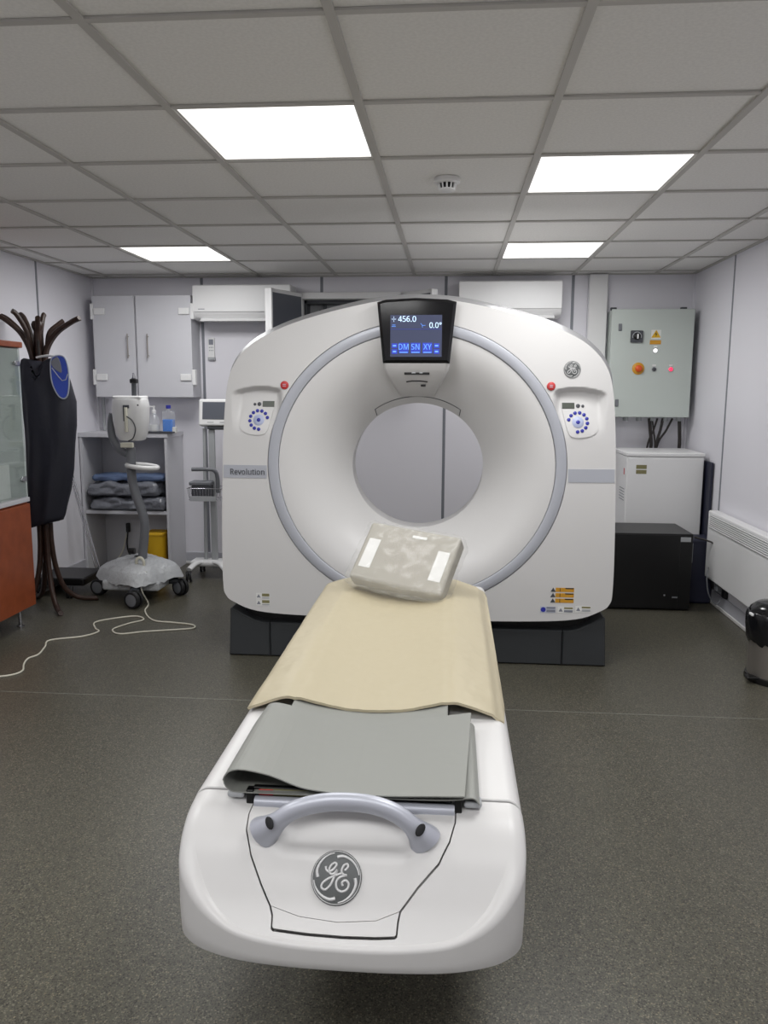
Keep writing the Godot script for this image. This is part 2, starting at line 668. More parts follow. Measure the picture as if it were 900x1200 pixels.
# ---------------------------------------------------------------- the room
func room() -> void:
	var f := struct("floor")
	part(f, "floor_sheet", G.new().rbox(Vector3((XL + XR) / 2, -0.05, (ZB + ZF) / 2), Vector3(XR - XL + 0.4, 0.1, ZF - ZB + 0.4), 0.0), M.floor)
	for z in [-3.5, -1.5]:
		part(f, "weld_seam", G.new().rbox(Vector3((XL + XR) / 2, 0.0, z), Vector3(XR - XL, 0.0012, 0.004), 0.0005), M.seam)
	# walls of upright sandwich panels with joint strips
	var seams := [XL, -1.974, -1.02, -0.056, 0.904, XR]
	var win := PackedVector2Array([Vector2(-1.195, 1.50), Vector2(-0.375, 1.50), Vector2(-0.375, 2.165), Vector2(-1.195, 2.165)])
	var wb := struct("wall_back")
	for i in 5:
		var a: float = seams[i] + 0.004
		var b: float = seams[i + 1] - 0.004
		var r := PackedVector2Array([Vector2(a, 0), Vector2(b, 0), Vector2(b, YC + 0.05), Vector2(a, YC + 0.05)])
		for piece in Geometry2D.clip_polygons(r, win):
			part(wb, "wall_panel", G.new().prism(piece, ZB - 0.1, ZB), M.wall)
		if i > 0:
			var s: float = seams[i]
			if s > -1.195 and s < -0.375:
				part(wb, "joint_strip", G.new().rbox(Vector3(s, 0.76, ZB - 0.002), Vector3(0.022, 1.48, 0.010), 0.002), M.joint)
				part(wb, "joint_strip", G.new().rbox(Vector3(s, 2.235, ZB - 0.002), Vector3(0.022, 0.14, 0.010), 0.002), M.joint)
			else:
				part(wb, "joint_strip", G.new().rbox(Vector3(s, YC / 2, ZB - 0.002), Vector3(0.022, YC, 0.010), 0.002), M.joint)
	for side in [["wall_left", XL, -1.0, -5.5], ["wall_right", XR, 1.0, -5.5]]:
		var w := struct(side[0])
		var zs := [ZB - 0.1]
		var z: float = side[3]
		while z < ZF:
			zs.append(z)
			z += 0.96
		zs.append(ZF + 0.1)
		for i in zs.size() - 1:
			part(w, "wall_panel", G.new().rbox(Vector3(side[1] + side[2] * 0.05, YC / 2 + 0.02, (zs[i] + zs[i + 1]) / 2), Vector3(0.1, YC + 0.08, zs[i + 1] - zs[i] - 0.006), 0.001), M.wall)
			if i > 0:
				part(w, "joint_strip", G.new().rbox(Vector3(side[1] + side[2] * 0.002, YC / 2, zs[i]), Vector3(0.010, YC, 0.022), 0.002), M.joint)
	var wf := struct("wall_front")
	for i in 5:
		var a: float = XL + (XR - XL) * i / 5.0
		var b: float = XL + (XR - XL) * (i + 1) / 5.0
		part(wf, "wall_panel", G.new().rbox(Vector3((a + b) / 2, YC / 2 + 0.02, ZF + 0.05), Vector3(b - a - 0.004, YC + 0.08, 0.1), 0.001), M.wall)
	for b in [["baseboard_back", Vector3((XL + XR) / 2, 0.05, ZB + 0.006), Vector3(XR - XL, 0.1, 0.012)], ["baseboard_left", Vector3(XL + 0.006, 0.05, (ZB + ZF) / 2), Vector3(0.012, 0.1, ZF - ZB)], ["baseboard_right", Vector3(XR - 0.006, 0.05, (ZB + ZF) / 2), Vector3(0.012, 0.1, ZF - ZB)]]:
		var n := struct(b[0])
		part(n, "skirting", G.new().rbox(b[1], b[2], 0.004), M.skirt)
		part(n, "cove", G.new().rbox(Vector3(b[1].x, 0.012, b[1].z), b[2] * Vector3(1, 0, 1) + Vector3(0.012, 0.024, 0.012), 0.006), M.white)
	# corner trims where walls meet
	for c in [["trim_1", XL], ["trim_2", XR]]:
		var n := struct(c[0])
		part(n, "corner_bead", G.new().rbox(Vector3(c[1], YC / 2, ZB), Vector3(0.03, YC, 0.03), 0.004), M.wall)
	# an opened casement window high in the back wall
	var w1 := struct("window_1")
	var g := G.new()
	g.rbox(Vector3(-0.785, 2.150, ZB + 0.0), Vector3(0.87, 0.05, 0.09), 0.004)
	g.rbox(Vector3(-0.785, 1.515, ZB + 0.0), Vector3(0.87, 0.05, 0.09), 0.004)
	for x in [-1.192, -0.378]:
		g.rbox(Vector3(x, 1.83, ZB + 0.0), Vector3(0.05, 0.60, 0.088), 0.004)
	part(w1, "window_frame", g, M.appliance)
	part(w1, "reveal_lining", G.new().rbox(Vector3(-0.785, 2.115, ZB - 0.12), Vector3(0.80, 0.03, 0.14), 0.002).rbox(Vector3(-1.16, 1.83, ZB - 0.12), Vector3(0.03, 0.60, 0.14), 0.002).rbox(Vector3(-0.41, 1.83, ZB - 0.12), Vector3(0.03, 0.60, 0.14), 0.002).rbox(Vector3(-0.785, 1.53, ZB - 0.12), Vector3(0.80, 0.03, 0.14), 0.002), M.dark_grey)
	part(w1, "outer_shutter", G.new().rbox(Vector3(-0.785, 1.83, ZB - 0.21), Vector3(0.95, 0.8, 0.03), 0.002), M.light_grey)
	part(w1, "mullion", G.new().rbox(Vector3(-1.02, 1.85, ZB - 0.17), Vector3(0.025, 0.6, 0.03), 0.003).rbox(Vector3(-1.02, 2.05, ZB - 0.165), Vector3(0.09, 0.02, 0.03), 0.003), M.dark_grey)
	for s in [[Vector3(-1.19, 0, ZB + 0.05), Vector3(-1.35, 0, -5.95)], [Vector3(-0.38, 0, ZB + 0.05), Vector3(-0.135, 0, -6.06)]]:
		var sash := Node3D.new()
		sash.name = "sash"
		w1.add_child(sash, true)
		var d: Vector3 = s[1] - s[0]
		var len := d.length()
		sash.transform = Transform3D(Basis(Vector3.UP, atan2(-d.z, d.x)), s[0])
		var fr := G.new()
		for y in [1.545, 2.142]:
			fr.rbox(Vector3(len / 2, y, 0), Vector3(len, 0.045, 0.06), 0.005)
		for x in [0.022, len - 0.022]:
			fr.rbox(Vector3(x, 1.8435, 0), Vector3(0.045, 0.642, 0.06), 0.005)
			fr.rbox(Vector3(x, 1.8435, 0), Vector3(0.047, 0.62, 0.016), 0.003)
		part(sash, "sash_frame", fr, M.appliance)
		part(sash, "sash_panel", G.new().rbox(Vector3(len / 2, 1.8435, 0), Vector3(len - 0.03, 0.585, 0.064), 0.002), M.sash_glass, "dark grey pane of the opened sash")


func ceiling() -> void:
	var c := struct("ceiling")
	part(c, "soffit", G.new().rbox(Vector3((XL + XR) / 2, YC + 0.10, (ZB + ZF) / 2), Vector3(XR - XL + 0.4, 0.1, ZF - ZB + 0.4), 0.0), M.tile)
	var xs := [XL]
	for i in range(-4, 4):
		xs.append(-0.297 + 0.6 * i)
	xs.append(XR)
	var zs := [ZB]
	for j in range(7, -7, -1):
		var z := -(2.002 + 0.6 * j)
		if z > ZB + 0.05 and z < ZF - 0.05:
			zs.append(z)
	zs.append(ZF)
	var g := G.new()
	for i in range(1, xs.size() - 1):
		part(c, "main_runner", G.new().rbox(Vector3(xs[i], YC + 0.004, (ZB + ZF) / 2), Vector3(0.026, 0.008, ZF - ZB), 0.001).rbox(Vector3(xs[i], YC + 0.025, (ZB + ZF) / 2), Vector3(0.004, 0.045, ZF - ZB), 0.0), M.tbar)
	for j in range(1, zs.size() - 1):
		part(c, "cross_tee", G.new().rbox(Vector3((XL + XR) / 2, YC + 0.0045, zs[j]), Vector3(XR - XL, 0.007, 0.024), 0.001), M.tbar)
	part(c, "wall_angle", G.new().rbox(Vector3((XL + XR) / 2, YC + 0.004, ZB + 0.012), Vector3(XR - XL, 0.008, 0.024), 0.001).rbox(Vector3(XL + 0.012, YC + 0.004, (ZB + ZF) / 2), Vector3(0.024, 0.008, ZF - ZB), 0.001).rbox(Vector3(XR - 0.012, YC + 0.004, (ZB + ZF) / 2), Vector3(0.024, 0.008, ZF - ZB), 0.001), M.tbar)
	# lamps take the place of a tile: column index i counts from the line at -0.297, row j from z = -2.002
	var lamps := {Vector2i(-1, 1): "square LED ceiling panel right above the patient table, left of the smoke detector", Vector2i(1, 2): "square LED ceiling panel one grid column beside the smoke detector, towards the right wall", Vector2i(-3, 5): "square LED ceiling panel above the wall cupboard and the wheeled injector", Vector2i(1, 5): "square LED ceiling panel in front of the right air conditioner", Vector2i(1, -1): "square LED ceiling panel over the floor beside the table foot", Vector2i(-1, -4): "square LED ceiling panel by the front wall, in line with the table", Vector2i(-3, -1): "square LED ceiling panel in front of the glass cabinet, near the left wall", Vector2i(-3, -4): "square LED ceiling panel by the front wall, towards the left wall", Vector2i(1, -4): "square LED ceiling panel by the front wall, towards the right wall"}
	var shapes := {}
	for i in xs.size() - 1:
		for j in zs.size() - 1:
			var x0: float = xs[i]
			var x1: float = xs[i + 1]
			var z0: float = zs[j]
			var z1: float = zs[j + 1]
			var cell := Vector2i(int(round((x0 + 0.297) / 0.6)), int(round((-z1 - 2.002) / 0.6)))
			var mid := Vector3((x0 + x1) / 2, 0, (z0 + z1) / 2)
			if lamps.has(cell) and absf(x1 - x0 - 0.6) < 0.02:
				ceiling_lamp(mid, lamps[cell])
				continue
			var key := Vector2i(int((x1 - x0) * 1000), int((z1 - z0) * 1000))
			if not shapes.has(key):
				shapes[key] = G.new().rbox(Vector3.ZERO, Vector3(x1 - x0 - 0.008, 0.014, z1 - z0 - 0.008), 0.002).mesh()
			var o := MeshInstance3D.new()
			o.name = "ceiling_tile"
			o.mesh = shapes[key]
			o.material_override = M.tile
			c.add_child(o, true)
			o.position = mid + Vector3(0, YC + 0.0155, 0)


func ceiling_lamp(mid: Vector3, label: String) -> void:
	var t := thing("ceiling_lamp", label, "ceiling light", Vector3(mid.x, YC, mid.z), 0.0, "LED panels in the grid ceiling")
	var g := G.new()
	for s in [-1.0, 1.0]:
		g.rbox(Vector3(s * 0.286, 0.012, 0), Vector3(0.012, 0.016, 0.584), 0.002)
		g.rbox(Vector3(0, 0.012, s * 0.286), Vector3(0.56, 0.016, 0.012), 0.002)
	g.rbox(Vector3(0, 0.03, 0), Vector3(0.584, 0.012, 0.584), 0.001)
	part(t, "frame", g, M.white)
	part(t, "diffuser", G.new().rbox(Vector3(0, 0.012, 0), Vector3(0.56, 0.010, 0.56), 0.001), M.diffuser)
	var l := AreaLight3D.new()
	l.name = "panel_light"
	l.area_size = Vector2(0.56, 0.56)
	l.light_energy = PANEL_ENERGY
	l.light_color = Color(1.0, 1.0, 1.0)
	l.area_range = 12.0
	l.shadow_enabled = true
	t.add_child(l)
	l.position = Vector3(0, -0.004, 0)
	l.rotation.x = -PI / 2


# ---------------------------------------------------------------- the gantry (local z = world z + 4.12)
const RC := Vector2(0.0, 1.043)
const RA := 0.757
const RB := 0.722


func face(w: Vector2) -> Vector3:
	var e := Vector2(w.x / RA, (w.y - RC.y) / RB).length()
	var z := 0.06 - 0.032 * (1.0 - exp(-3.2 * pow(maxf(e - 1.0, 0.0), 1.3))) * lerpf(0.35, 1.0, smoothstep(0.75, 1.35, w.y))
	var s := absf(w.x)
	if s > 0.66 and w.y > 1.15 and w.y < 1.46:
		var a := smoothstep(0.675, 0.715, s) * (1.0 - smoothstep(0.90, 0.95, s))
		var brow := 1.428 - 1.2 * (s - 0.79) * (s - 0.79)
		z -= 0.042 * a * smoothstep(1.19, brow, w.y) * (1.0 - smoothstep(brow - 0.004, brow + 0.022, w.y))
	return Vector3(w.x, w.y, z)


func funnel(e: float, a: float, lift := 0.0) -> Vector3:
	var t := clampf((e - 0.467) / (0.926 - 0.467), 0.0, 1.0)
	var z := 0.058 - 0.28 * pow(1.0 - t, 2.1)
	return Vector3(RA * e * cos(a), RC.y - 0.018 * (1.0 - t) + RB * e * sin(a), z + lift)


func seat_on(s: Callable, w: Vector2, lift := 0.0) -> Transform3D:
	var e := 0.004
	var a: Vector3 = s.call(w + Vector2(e, 0)) - s.call(w - Vector2(e, 0))
	var b: Vector3 = s.call(w + Vector2(0, e)) - s.call(w - Vector2(0, e))
	var nn := a.cross(b).normalized()
	if nn.z + nn.y < 0.0:
		nn = -nn
	var right := a.normalized()
	return Transform3D(Basis(right, nn.cross(right), nn), s.call(w) + nn * lift)


func disc(r: float, h: float, segs := 20) -> G:
	var g := G.new()
	g.x = Transform3D(Basis(Vector3.RIGHT, PI / 2), Vector3.ZERO)
	return g.lathe([Vector2(0, h), Vector2(r - h * 0.4, h), Vector2(r, h * 0.6), Vector2(r, -0.002)], segs)


func strokes(lines: Array, r: float, scale_: float, lift: float) -> G:
	var g := G.new()
	for l in lines:
		var p := []
		for q in smooth(l[0], 6):
			p.append(Vector3(q.x * scale_, q.y * scale_, lift))
		var rr := []
		for i in p.size():
			rr.append(scale_ * r * lerpf(l[1], l[2], float(i) / (p.size() - 1)))
		g.tube(p, rr, 6, Vector2(1.0, 0.35), Vector3.BACK)
	return g


# a round badge: dark disc, rim, four comma marks and two linked script letters
func emblem(parent: Node3D, at: Transform3D, r: float) -> void:
	var o := part(parent, "emblem", disc(r, 0.004, 40), M.emblem, "round dark grey badge with pale script letters")
	o.transform = at
	var lines := []
	for k in 4:
		var p := []
		for i in 7:
			var t := i / 6.0
			var a := PI / 2 + 0.02 - k * PI / 2 - t * 1.45
			p.append(Vector2(cos(a), sin(a)) * lerpf(0.74, 0.90, sqrt(t)))
		lines.append([p, 1.25, 0.45])
	var raw := [
		[[345, 300], [352, 332], [380, 348], [420, 325], [447, 288], [432, 268], [402, 284], [381, 326], [394, 364], [430, 360], [458, 326]],
		[[458, 326], [432, 392], [402, 460], [358, 502], [320, 490], [326, 450], [372, 412], [436, 380], [498, 358]],
		[[530, 330], [557, 300], [546, 273], [516, 290], [499, 332], [516, 366], [552, 372]],
		[[552, 372], [490, 390], [456, 432], [466, 490], [512, 513], [560, 492], [574, 446], [544, 416], [512, 434], [518, 464]]]
	for l in raw:
		var p := []
		for q in l:
			p.append(Vector2((q[0] - 453) / 240.0, (395 - q[1]) / 240.0))
		lines.append([p, 0.85, 0.85])
	var g := strokes(lines, 0.062, r, 0.0042)
	var ring := []
	for k in 49:
		ring.append(Vector3(cos(TAU * k / 48) * r * 0.955, sin(TAU * k / 48) * r * 0.955, 0.0038))
	g.tube(ring, r * 0.02, 5)
	part(o, "emblem_marks", g, M.emblem_mark)


func gantry() -> void:
	var t := thing("scanner_gantry", "large white ring-shaped scanner gantry with round bore and black display", "scanner", Vector3(-0.178, 0, -4.12))
	var half := [Vector2(0, 1.878), Vector2(0.195, 1.864), Vector2(0.43, 1.815), Vector2(0.63, 1.757), Vector2(0.77, 1.697), Vector2(0.855, 1.642), Vector2(0.923, 1.567), Vector2(0.962, 1.475), Vector2(0.985, 1.31), Vector2(1.0, 1.03), Vector2(1.012, 0.62), Vector2(1.012, 0.41), Vector2(1.0, 0.352), Vector2(0.96, 0.316), Vector2(0.83, 0.268), Vector2(0.55, 0.250), Vector2(0.0, 0.245)]
	var sm := smooth(half, 5)
	var outline := PackedVector2Array()
	for p in sm:
		outline.append(p)
	for i in range(sm.size() - 2, 0, -1):
		outline.append(Vector2(-sm[i].x, sm[i].y))
	part(t, "front_cover", G.new().patch(face, outline, [ellipse(RC, RA * 1.004, RB * 1.004, 120)], 0.008, 0.012, Vector3.BACK), M.cover)
	# funnel towards the bore
	var rows := []
	for i in 29:
		var row := []
		for k in 120:
			row.append(funnel(lerpf(0.467, 0.926, i / 28.0), TAU * k / 120))
		rows.append(row)
	part(t, "bore_funnel", G.new().loft(rows, true, Vector3(0, 0, 1)), M.cover)
	rows = []
	for q in [[0.929, 0.040], [0.929, 0.060], [0.935, 0.065], [0.965, 0.068], [0.995, 0.065], [1.001, 0.060], [1.001, 0.040]]:
		var row := []
		for k in 120:
			var a := TAU * k / 120
			row.append(Vector3(RA * q[0] * cos(a), RC.y + RB * q[0] * sin(a), q[1]))
		rows.append(row)
	part(t, "silver_ring", G.new().loft(rows, true, Vector3(0, 0, 1)), M.silver, "brushed silver ring around the bore")
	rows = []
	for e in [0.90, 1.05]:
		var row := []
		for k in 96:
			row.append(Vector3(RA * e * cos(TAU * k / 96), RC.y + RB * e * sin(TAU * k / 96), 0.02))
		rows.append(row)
	part(t, "ring_gap_backing", G.new().loft(rows, true, Vector3(0, 0, 1)), M.gap)  # dark backing, the shade inside the ring gaps put into its colour
	# bore liner, widening again behind
	rows = []
	for q in [[0.474, -0.235], [0.474, -0.25], [0.475, -0.40], [0.52, -0.55], [0.66, -0.78], [0.80, -0.90]]:
		var row := []
		for k in 96:
			var a := TAU * k / 96
			row.append(Vector3(RA * q[0] * cos(a), 1.025 + RB * q[0] * sin(a), q[1]))
		rows.append(row)
	part(t, "bore_liner", G.new().loft(rows, true, Vector3(0, 0, 1)), M.cover)
	# laser window over the bore: its shaded groove painted as a dark tube
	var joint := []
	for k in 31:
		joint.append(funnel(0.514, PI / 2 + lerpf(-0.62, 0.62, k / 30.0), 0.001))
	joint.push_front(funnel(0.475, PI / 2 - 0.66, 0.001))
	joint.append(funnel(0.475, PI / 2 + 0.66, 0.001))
	part(t, "laser_window_groove_shade", G.new().tube(joint, 0.0022, 6), M.dark_grey)
	# silver trim behind the front cover's edge
	rows = []
	var m := outline.size()
	var arch := []
	for i in m:
		if outline[i].y > 0.99:
			arch.append(i)
	var start: int = 0
	for k in arch.size():
		if arch[k] + 1 < m and outline[(arch[k] + m - 1) % m].y <= 0.99:
			start = arch[k]
	var line := []
	for k in m:
		var i := (start + k) % m
		if outline[i].y > 0.99:
			line.append(i)
	for i in line:
		var p := outline[i]
		var tang := (outline[(i + 1) % m] - outline[(i + m - 1) % m]).normalized()
		var nn := Vector2(tang.y, -tang.x)
		if nn.dot(p - RC) < 0.0:
			nn = -nn
		var o := lerpf(0.008, 0.034, smoothstep(1.25, 1.62, p.y))
		rows.append([Vector3(p.x, p.y, face(p).z - 0.004), Vector3(p.x + nn.x * o * 0.6, p.y + nn.y * o * 0.6, -0.03), Vector3(p.x + nn.x * o, p.y + nn.y * o, -0.065), Vector3(p.x + nn.x * o, p.y + nn.y * o, -0.22)])
	var tg := G.new()
	for i in rows.size() - 1:
		for k in 3:
			var out: Vector3 = Vector3(rows[i][3].x, rows[i][3].y - RC.y, 0).normalized()
			var f: Vector3 = (rows[i][k + 1] - rows[i][k]).cross(rows[i + 1][k] - rows[i][k]).normalized()
			if f.dot(out + Vector3(0, 0, 0.6)) < 0.0:
				f = -f
			tg.quad(rows[i][k], rows[i][k + 1], rows[i + 1][k + 1], rows[i + 1][k], f)
	part(t, "edge_trim", tg, M.trim, "grey metallic trim along the domed edge")
	# side shell and rear cover
	rows = []
	for q in [[-0.003, 0.0], [-0.02, 0.004], [-0.5, 0.0], [-0.88, -0.03], [-0.92, -0.06]]:
		var row := []
		for p in outline:
			var d: Vector2 = (p - Vector2(0, 1.0))
			row.append(Vector3(p.x + d.normalized().x * q[1], p.y + d.normalized().y * q[1], q[0]))
		rows.append(row)
	part(t, "side_shell", G.new().loft(rows, true), M.white)
	var rear := PackedVector2Array()
	for p in outline:
		rear.append(p - (p - Vector2(0, 1.0)).normalized() * 0.06)
	part(t, "rear_cover", G.new().patch(func(w: Vector2): return Vector3(w.x, w.y, -0.92), rear, [ellipse(Vector2(0, 1.025), RA * 0.79, RB * 0.79, 64)], 0.1, 0.0, Vector3.FORWARD), M.white)
	# plinth: black core and three charcoal covers
	part(t, "plinth_core", G.new().rbox(Vector3(0, 0.17, -0.46), Vector3(1.86, 0.34, 0.78), 0.01), M.black)
	var mid := PackedVector2Array([Vector2(-0.776, 0.004), Vector2(0.776, 0.004), Vector2(0.776, 0.190), Vector2(-0.776, 0.190)])
	part(t, "base_cover", G.new().prism(mid, -0.85, 0.0, 0.006), M.char)
	for s in [-1.0, 1.0]:
		var p := PackedVector2Array()
		for q in [[0.779, 0.004], [1.003, 0.004], [0.992, 0.262], [0.982, 0.268], [0.93, 0.238], [0.86, 0.202], [0.82, 0.192], [0.779, 0.190]]:
			p.append(Vector2(q[0] * s, q[1]))
		part(t, "base_cover", G.new().prism(p, -0.85, 0.0, 0.006), M.char)
	# side stripes with the name
	for s in [-1.0, 1.0]:
		var p := PackedVector2Array([Vector2(s * 0.766, 0.977), Vector2(s * 0.996, 0.977), Vector2(s * 0.994, 1.044), Vector2(s * 0.764, 1.044)])
		part(t, "side_stripe", G.new().patch(func(w: Vector2): return face(w) + Vector3(0, 0, 0.0025), p, [], 0.02, 0.0025, Vector3.BACK), M.silver)
	var nm := words(t, "stripe_lettering", "Revolution", 0.028, Vector3(-0.868, 1.009, face(Vector2(-0.866, 1.009)).z + 0.0065), M.dark_grey, Basis(Vector3.UP, -0.045))
	nm.set_meta("label", "dark grey lettering on the silver stripe")
	# stop buttons and small badge
	for s in [-1.0, 1.0]:
		var b := part(t, "stop_button", disc(0.021, 0.007, 24), M.red, "round red button")
		b.transform = seat_on(face, Vector2(s * 0.666, 1.452))
		part(b, "button_mark", G.new().rbox(Vector3(0, 0.004, 0.0075), Vector3(0.016, 0.003, 0.001), 0.0003).rbox(Vector3(0, -0.004, 0.0075), Vector3(0.016, 0.003, 0.001), 0.0003), M.binding)
	emblem(t, seat_on(face, Vector2(0.767, 1.534)), 0.042)
	for s in [-1.0, 1.0]:
		control_panel(t, s)
	display(t)
	stickers(t)


func control_panel(t: Node3D, s: float) -> void:
	var pts := []
	for q in [[0.735, 1.386], [0.80, 1.385], [0.852, 1.370], [0.883, 1.33], [0.904, 1.262], [0.893, 1.222], [0.84, 1.201], [0.785, 1.202], [0.757, 1.228], [0.728, 1.335], [0.719, 1.372]]:
		pts.append(Vector2(q[0] * s, q[1]))
	var poly := PackedVector2Array(smooth(pts, 4, true))
	var up := func(w: Vector2): return face(w) + Vector3(0, 0, 0.005)
	var p := part(t, "control_panel", G.new().patch(up, poly, [], 0.008, 0.006, Vector3.BACK), M.white)
	var at := func(w: Vector2, g: G, called: String, m: Material):
		var o := part(p, called, g, m)
		o.transform = seat_on(up, w)
	at.call(Vector2(s * 0.757, 1.357), G.new().rbox(Vector3(0, 0, 0.001), Vector3(0.062, 0.030, 0.004), 0.0015), "readout", M.lcd)
	at.call(Vector2(s * 0.805, 1.356), disc(0.0105, 0.003, 16), "knob", M.dark_grey)
	at.call(Vector2(s * 0.829, 1.355), disc(0.0075, 0.003, 16), "knob", M.dark_grey)
	var c := Vector2(s * 0.805, 1.276)
	at.call(c, disc(0.029, 0.002, 24), "dial_ring", M.key_ring)
	at.call(c, disc(0.010, 0.0045, 16), "dial_key", M.key_blue)
	for k in 10:
		var a := deg_to_rad(165.0 - 28.5 * k)
		at.call(c + Vector2(cos(a) * 0.047 * s, sin(a) * 0.047), disc(0.0092, 0.003, 12), "key", M.key_blue)


func display(t: Node3D) -> void:
	var top := PackedVector2Array([Vector2(-0.163, 1.562), Vector2(0.166, 1.562), Vector2(0.195, 1.855), Vector2(0.15, 1.866), Vector2(0.0, 1.874), Vector2(-0.15, 1.866), Vector2(-0.192, 1.855)])
	var d := part(t, "display_housing", G.new().prism(top, -0.06, 0.115, 0.014), M.gloss, "glossy black display housing")
	var scr := part(d, "screen", G.new().rbox(Vector3(0, 1.692, 0.1155), Vector3(0.252, 0.200, 0.002), 0.0005), M.screen, "dark blue lit screen with pale figures")
	var z := 0.118
	words(scr, "figures", "456.0", 0.026, Vector3(-0.044, 1.772, z), M.screen_text)
	words(scr, "figures", "0.0°", 0.025, Vector3(0.094, 1.742, z), M.screen_text)
	part(scr, "icon", G.new().rbox(Vector3(-0.109, 1.772, z), Vector3(0.022, 0.002, 0.001), 0.0002).rbox(Vector3(-0.109, 1.781, z), Vector3(0.002, 0.007, 0.001), 0.0002).rbox(Vector3(-0.109, 1.763, z), Vector3(0.002, 0.007, 0.001), 0.0002), M.screen_text)
	part(scr, "icon", G.new().rbox(Vector3(-0.109, 1.744, z), Vector3(0.016, 0.002, 0.001), 0.0002).rbox(Vector3(-0.109, 1.737, z), Vector3(0.020, 0.002, 0.001), 0.0002), M.screen_blue)
	part(scr, "icon", G.new().tube([Vector3(0.022, 1.752, z), Vector3(0.030, 1.742, z), Vector3(0.045, 1.742, z)], 0.001, 4).tube([Vector3(0.030, 1.742, z), Vector3(0.031, 1.732, z)], 0.001, 4), M.screen_blue)
	part(scr, "divider_line", G.new().rbox(Vector3(0, 1.724, z), Vector3(0.245, 0.0012, 0.0008), 0.0002), M.screen_key)
	for k in [[-0.060, "DM"], [-0.002, "SN"], [0.056, "XY"]]:
		var key := part(scr, "soft_key", G.new().rbox(Vector3(k[0], 1.634, z - 0.001), Vector3(0.048, 0.050, 0.0016), 0.0006), M.screen_key)
		words(key, "key_letters", k[1], 0.026, Vector3(k[0], 1.639, z + 0.0006), M.screen_blue)
		part(key, "key_bar", G.new().rbox(Vector3(k[0], 1.613, z), Vector3(0.040, 0.004, 0.0008), 0.0002), M.screen_blue)
	for x in [-0.105, 0.101]:
		for y in [1.645, 1.617]:
			var key := part(scr, "soft_key", G.new().rbox(Vector3(x, y, z - 0.001), Vector3(0.028, 0.023, 0.0016), 0.0006), M.screen_key)
			part(key, "key_bar", G.new().rbox(Vector3(x, y, z), Vector3(0.016, 0.007, 0.0008), 0.0002), M.screen_blue)
	# the pale nose under the display
	var rows := []
	for q in [[1.561, 0.166, 0.104], [1.53, 0.160, 0.088], [1.50, 0.145, 0.062], [1.47, 0.128, 0.024], [1.44, 0.112, -0.030], [1.415, 0.100, -0.085], [1.397, 0.088, -0.140]]:
		var row := []
		for p in [[-1.0, -0.22], [-1.0, -0.035], [-0.97, -0.012], [-0.88, -0.001], [-0.5, 0.0], [0.0, 0.0], [0.5, 0.0], [0.88, -0.001], [0.97, -0.012], [1.0, -0.035], [1.0, -0.22]]:
			row.append(Vector3(q[1] * p[0], q[0], q[2] + p[1]))
		rows.append(row)
	var nose := part(t, "display_nose", G.new().loft(rows, false, Vector3(0, -0.3, 1)), M.cover)
	part(nose, "slot", G.new().rbox(Vector3(0.004, 1.512, 0.074), Vector3(0.125, 0.013, 0.006), 0.001), M.black)
	part(nose, "slot_cap", G.new().rbox(Vector3(-0.012, 1.516, 0.077), Vector3(0.020, 0.007, 0.004), 0.001).rbox(Vector3(0.025, 1.516, 0.077), Vector3(0.016, 0.007, 0.004), 0.001), M.light_grey)
	part(nose, "slot", G.new().tube([Vector3(-0.050, 1.472, 0.027), Vector3(-0.02, 1.476, 0.032), Vector3(0.02, 1.476, 0.032), Vector3(0.056, 1.472, 0.027)], 0.0042, 6), M.black)
	part(nose, "socket", G.new().rbox(Vector3(0.034, 1.453, 0.000), Vector3(0.024, 0.010, 0.012), 0.001), M.black)


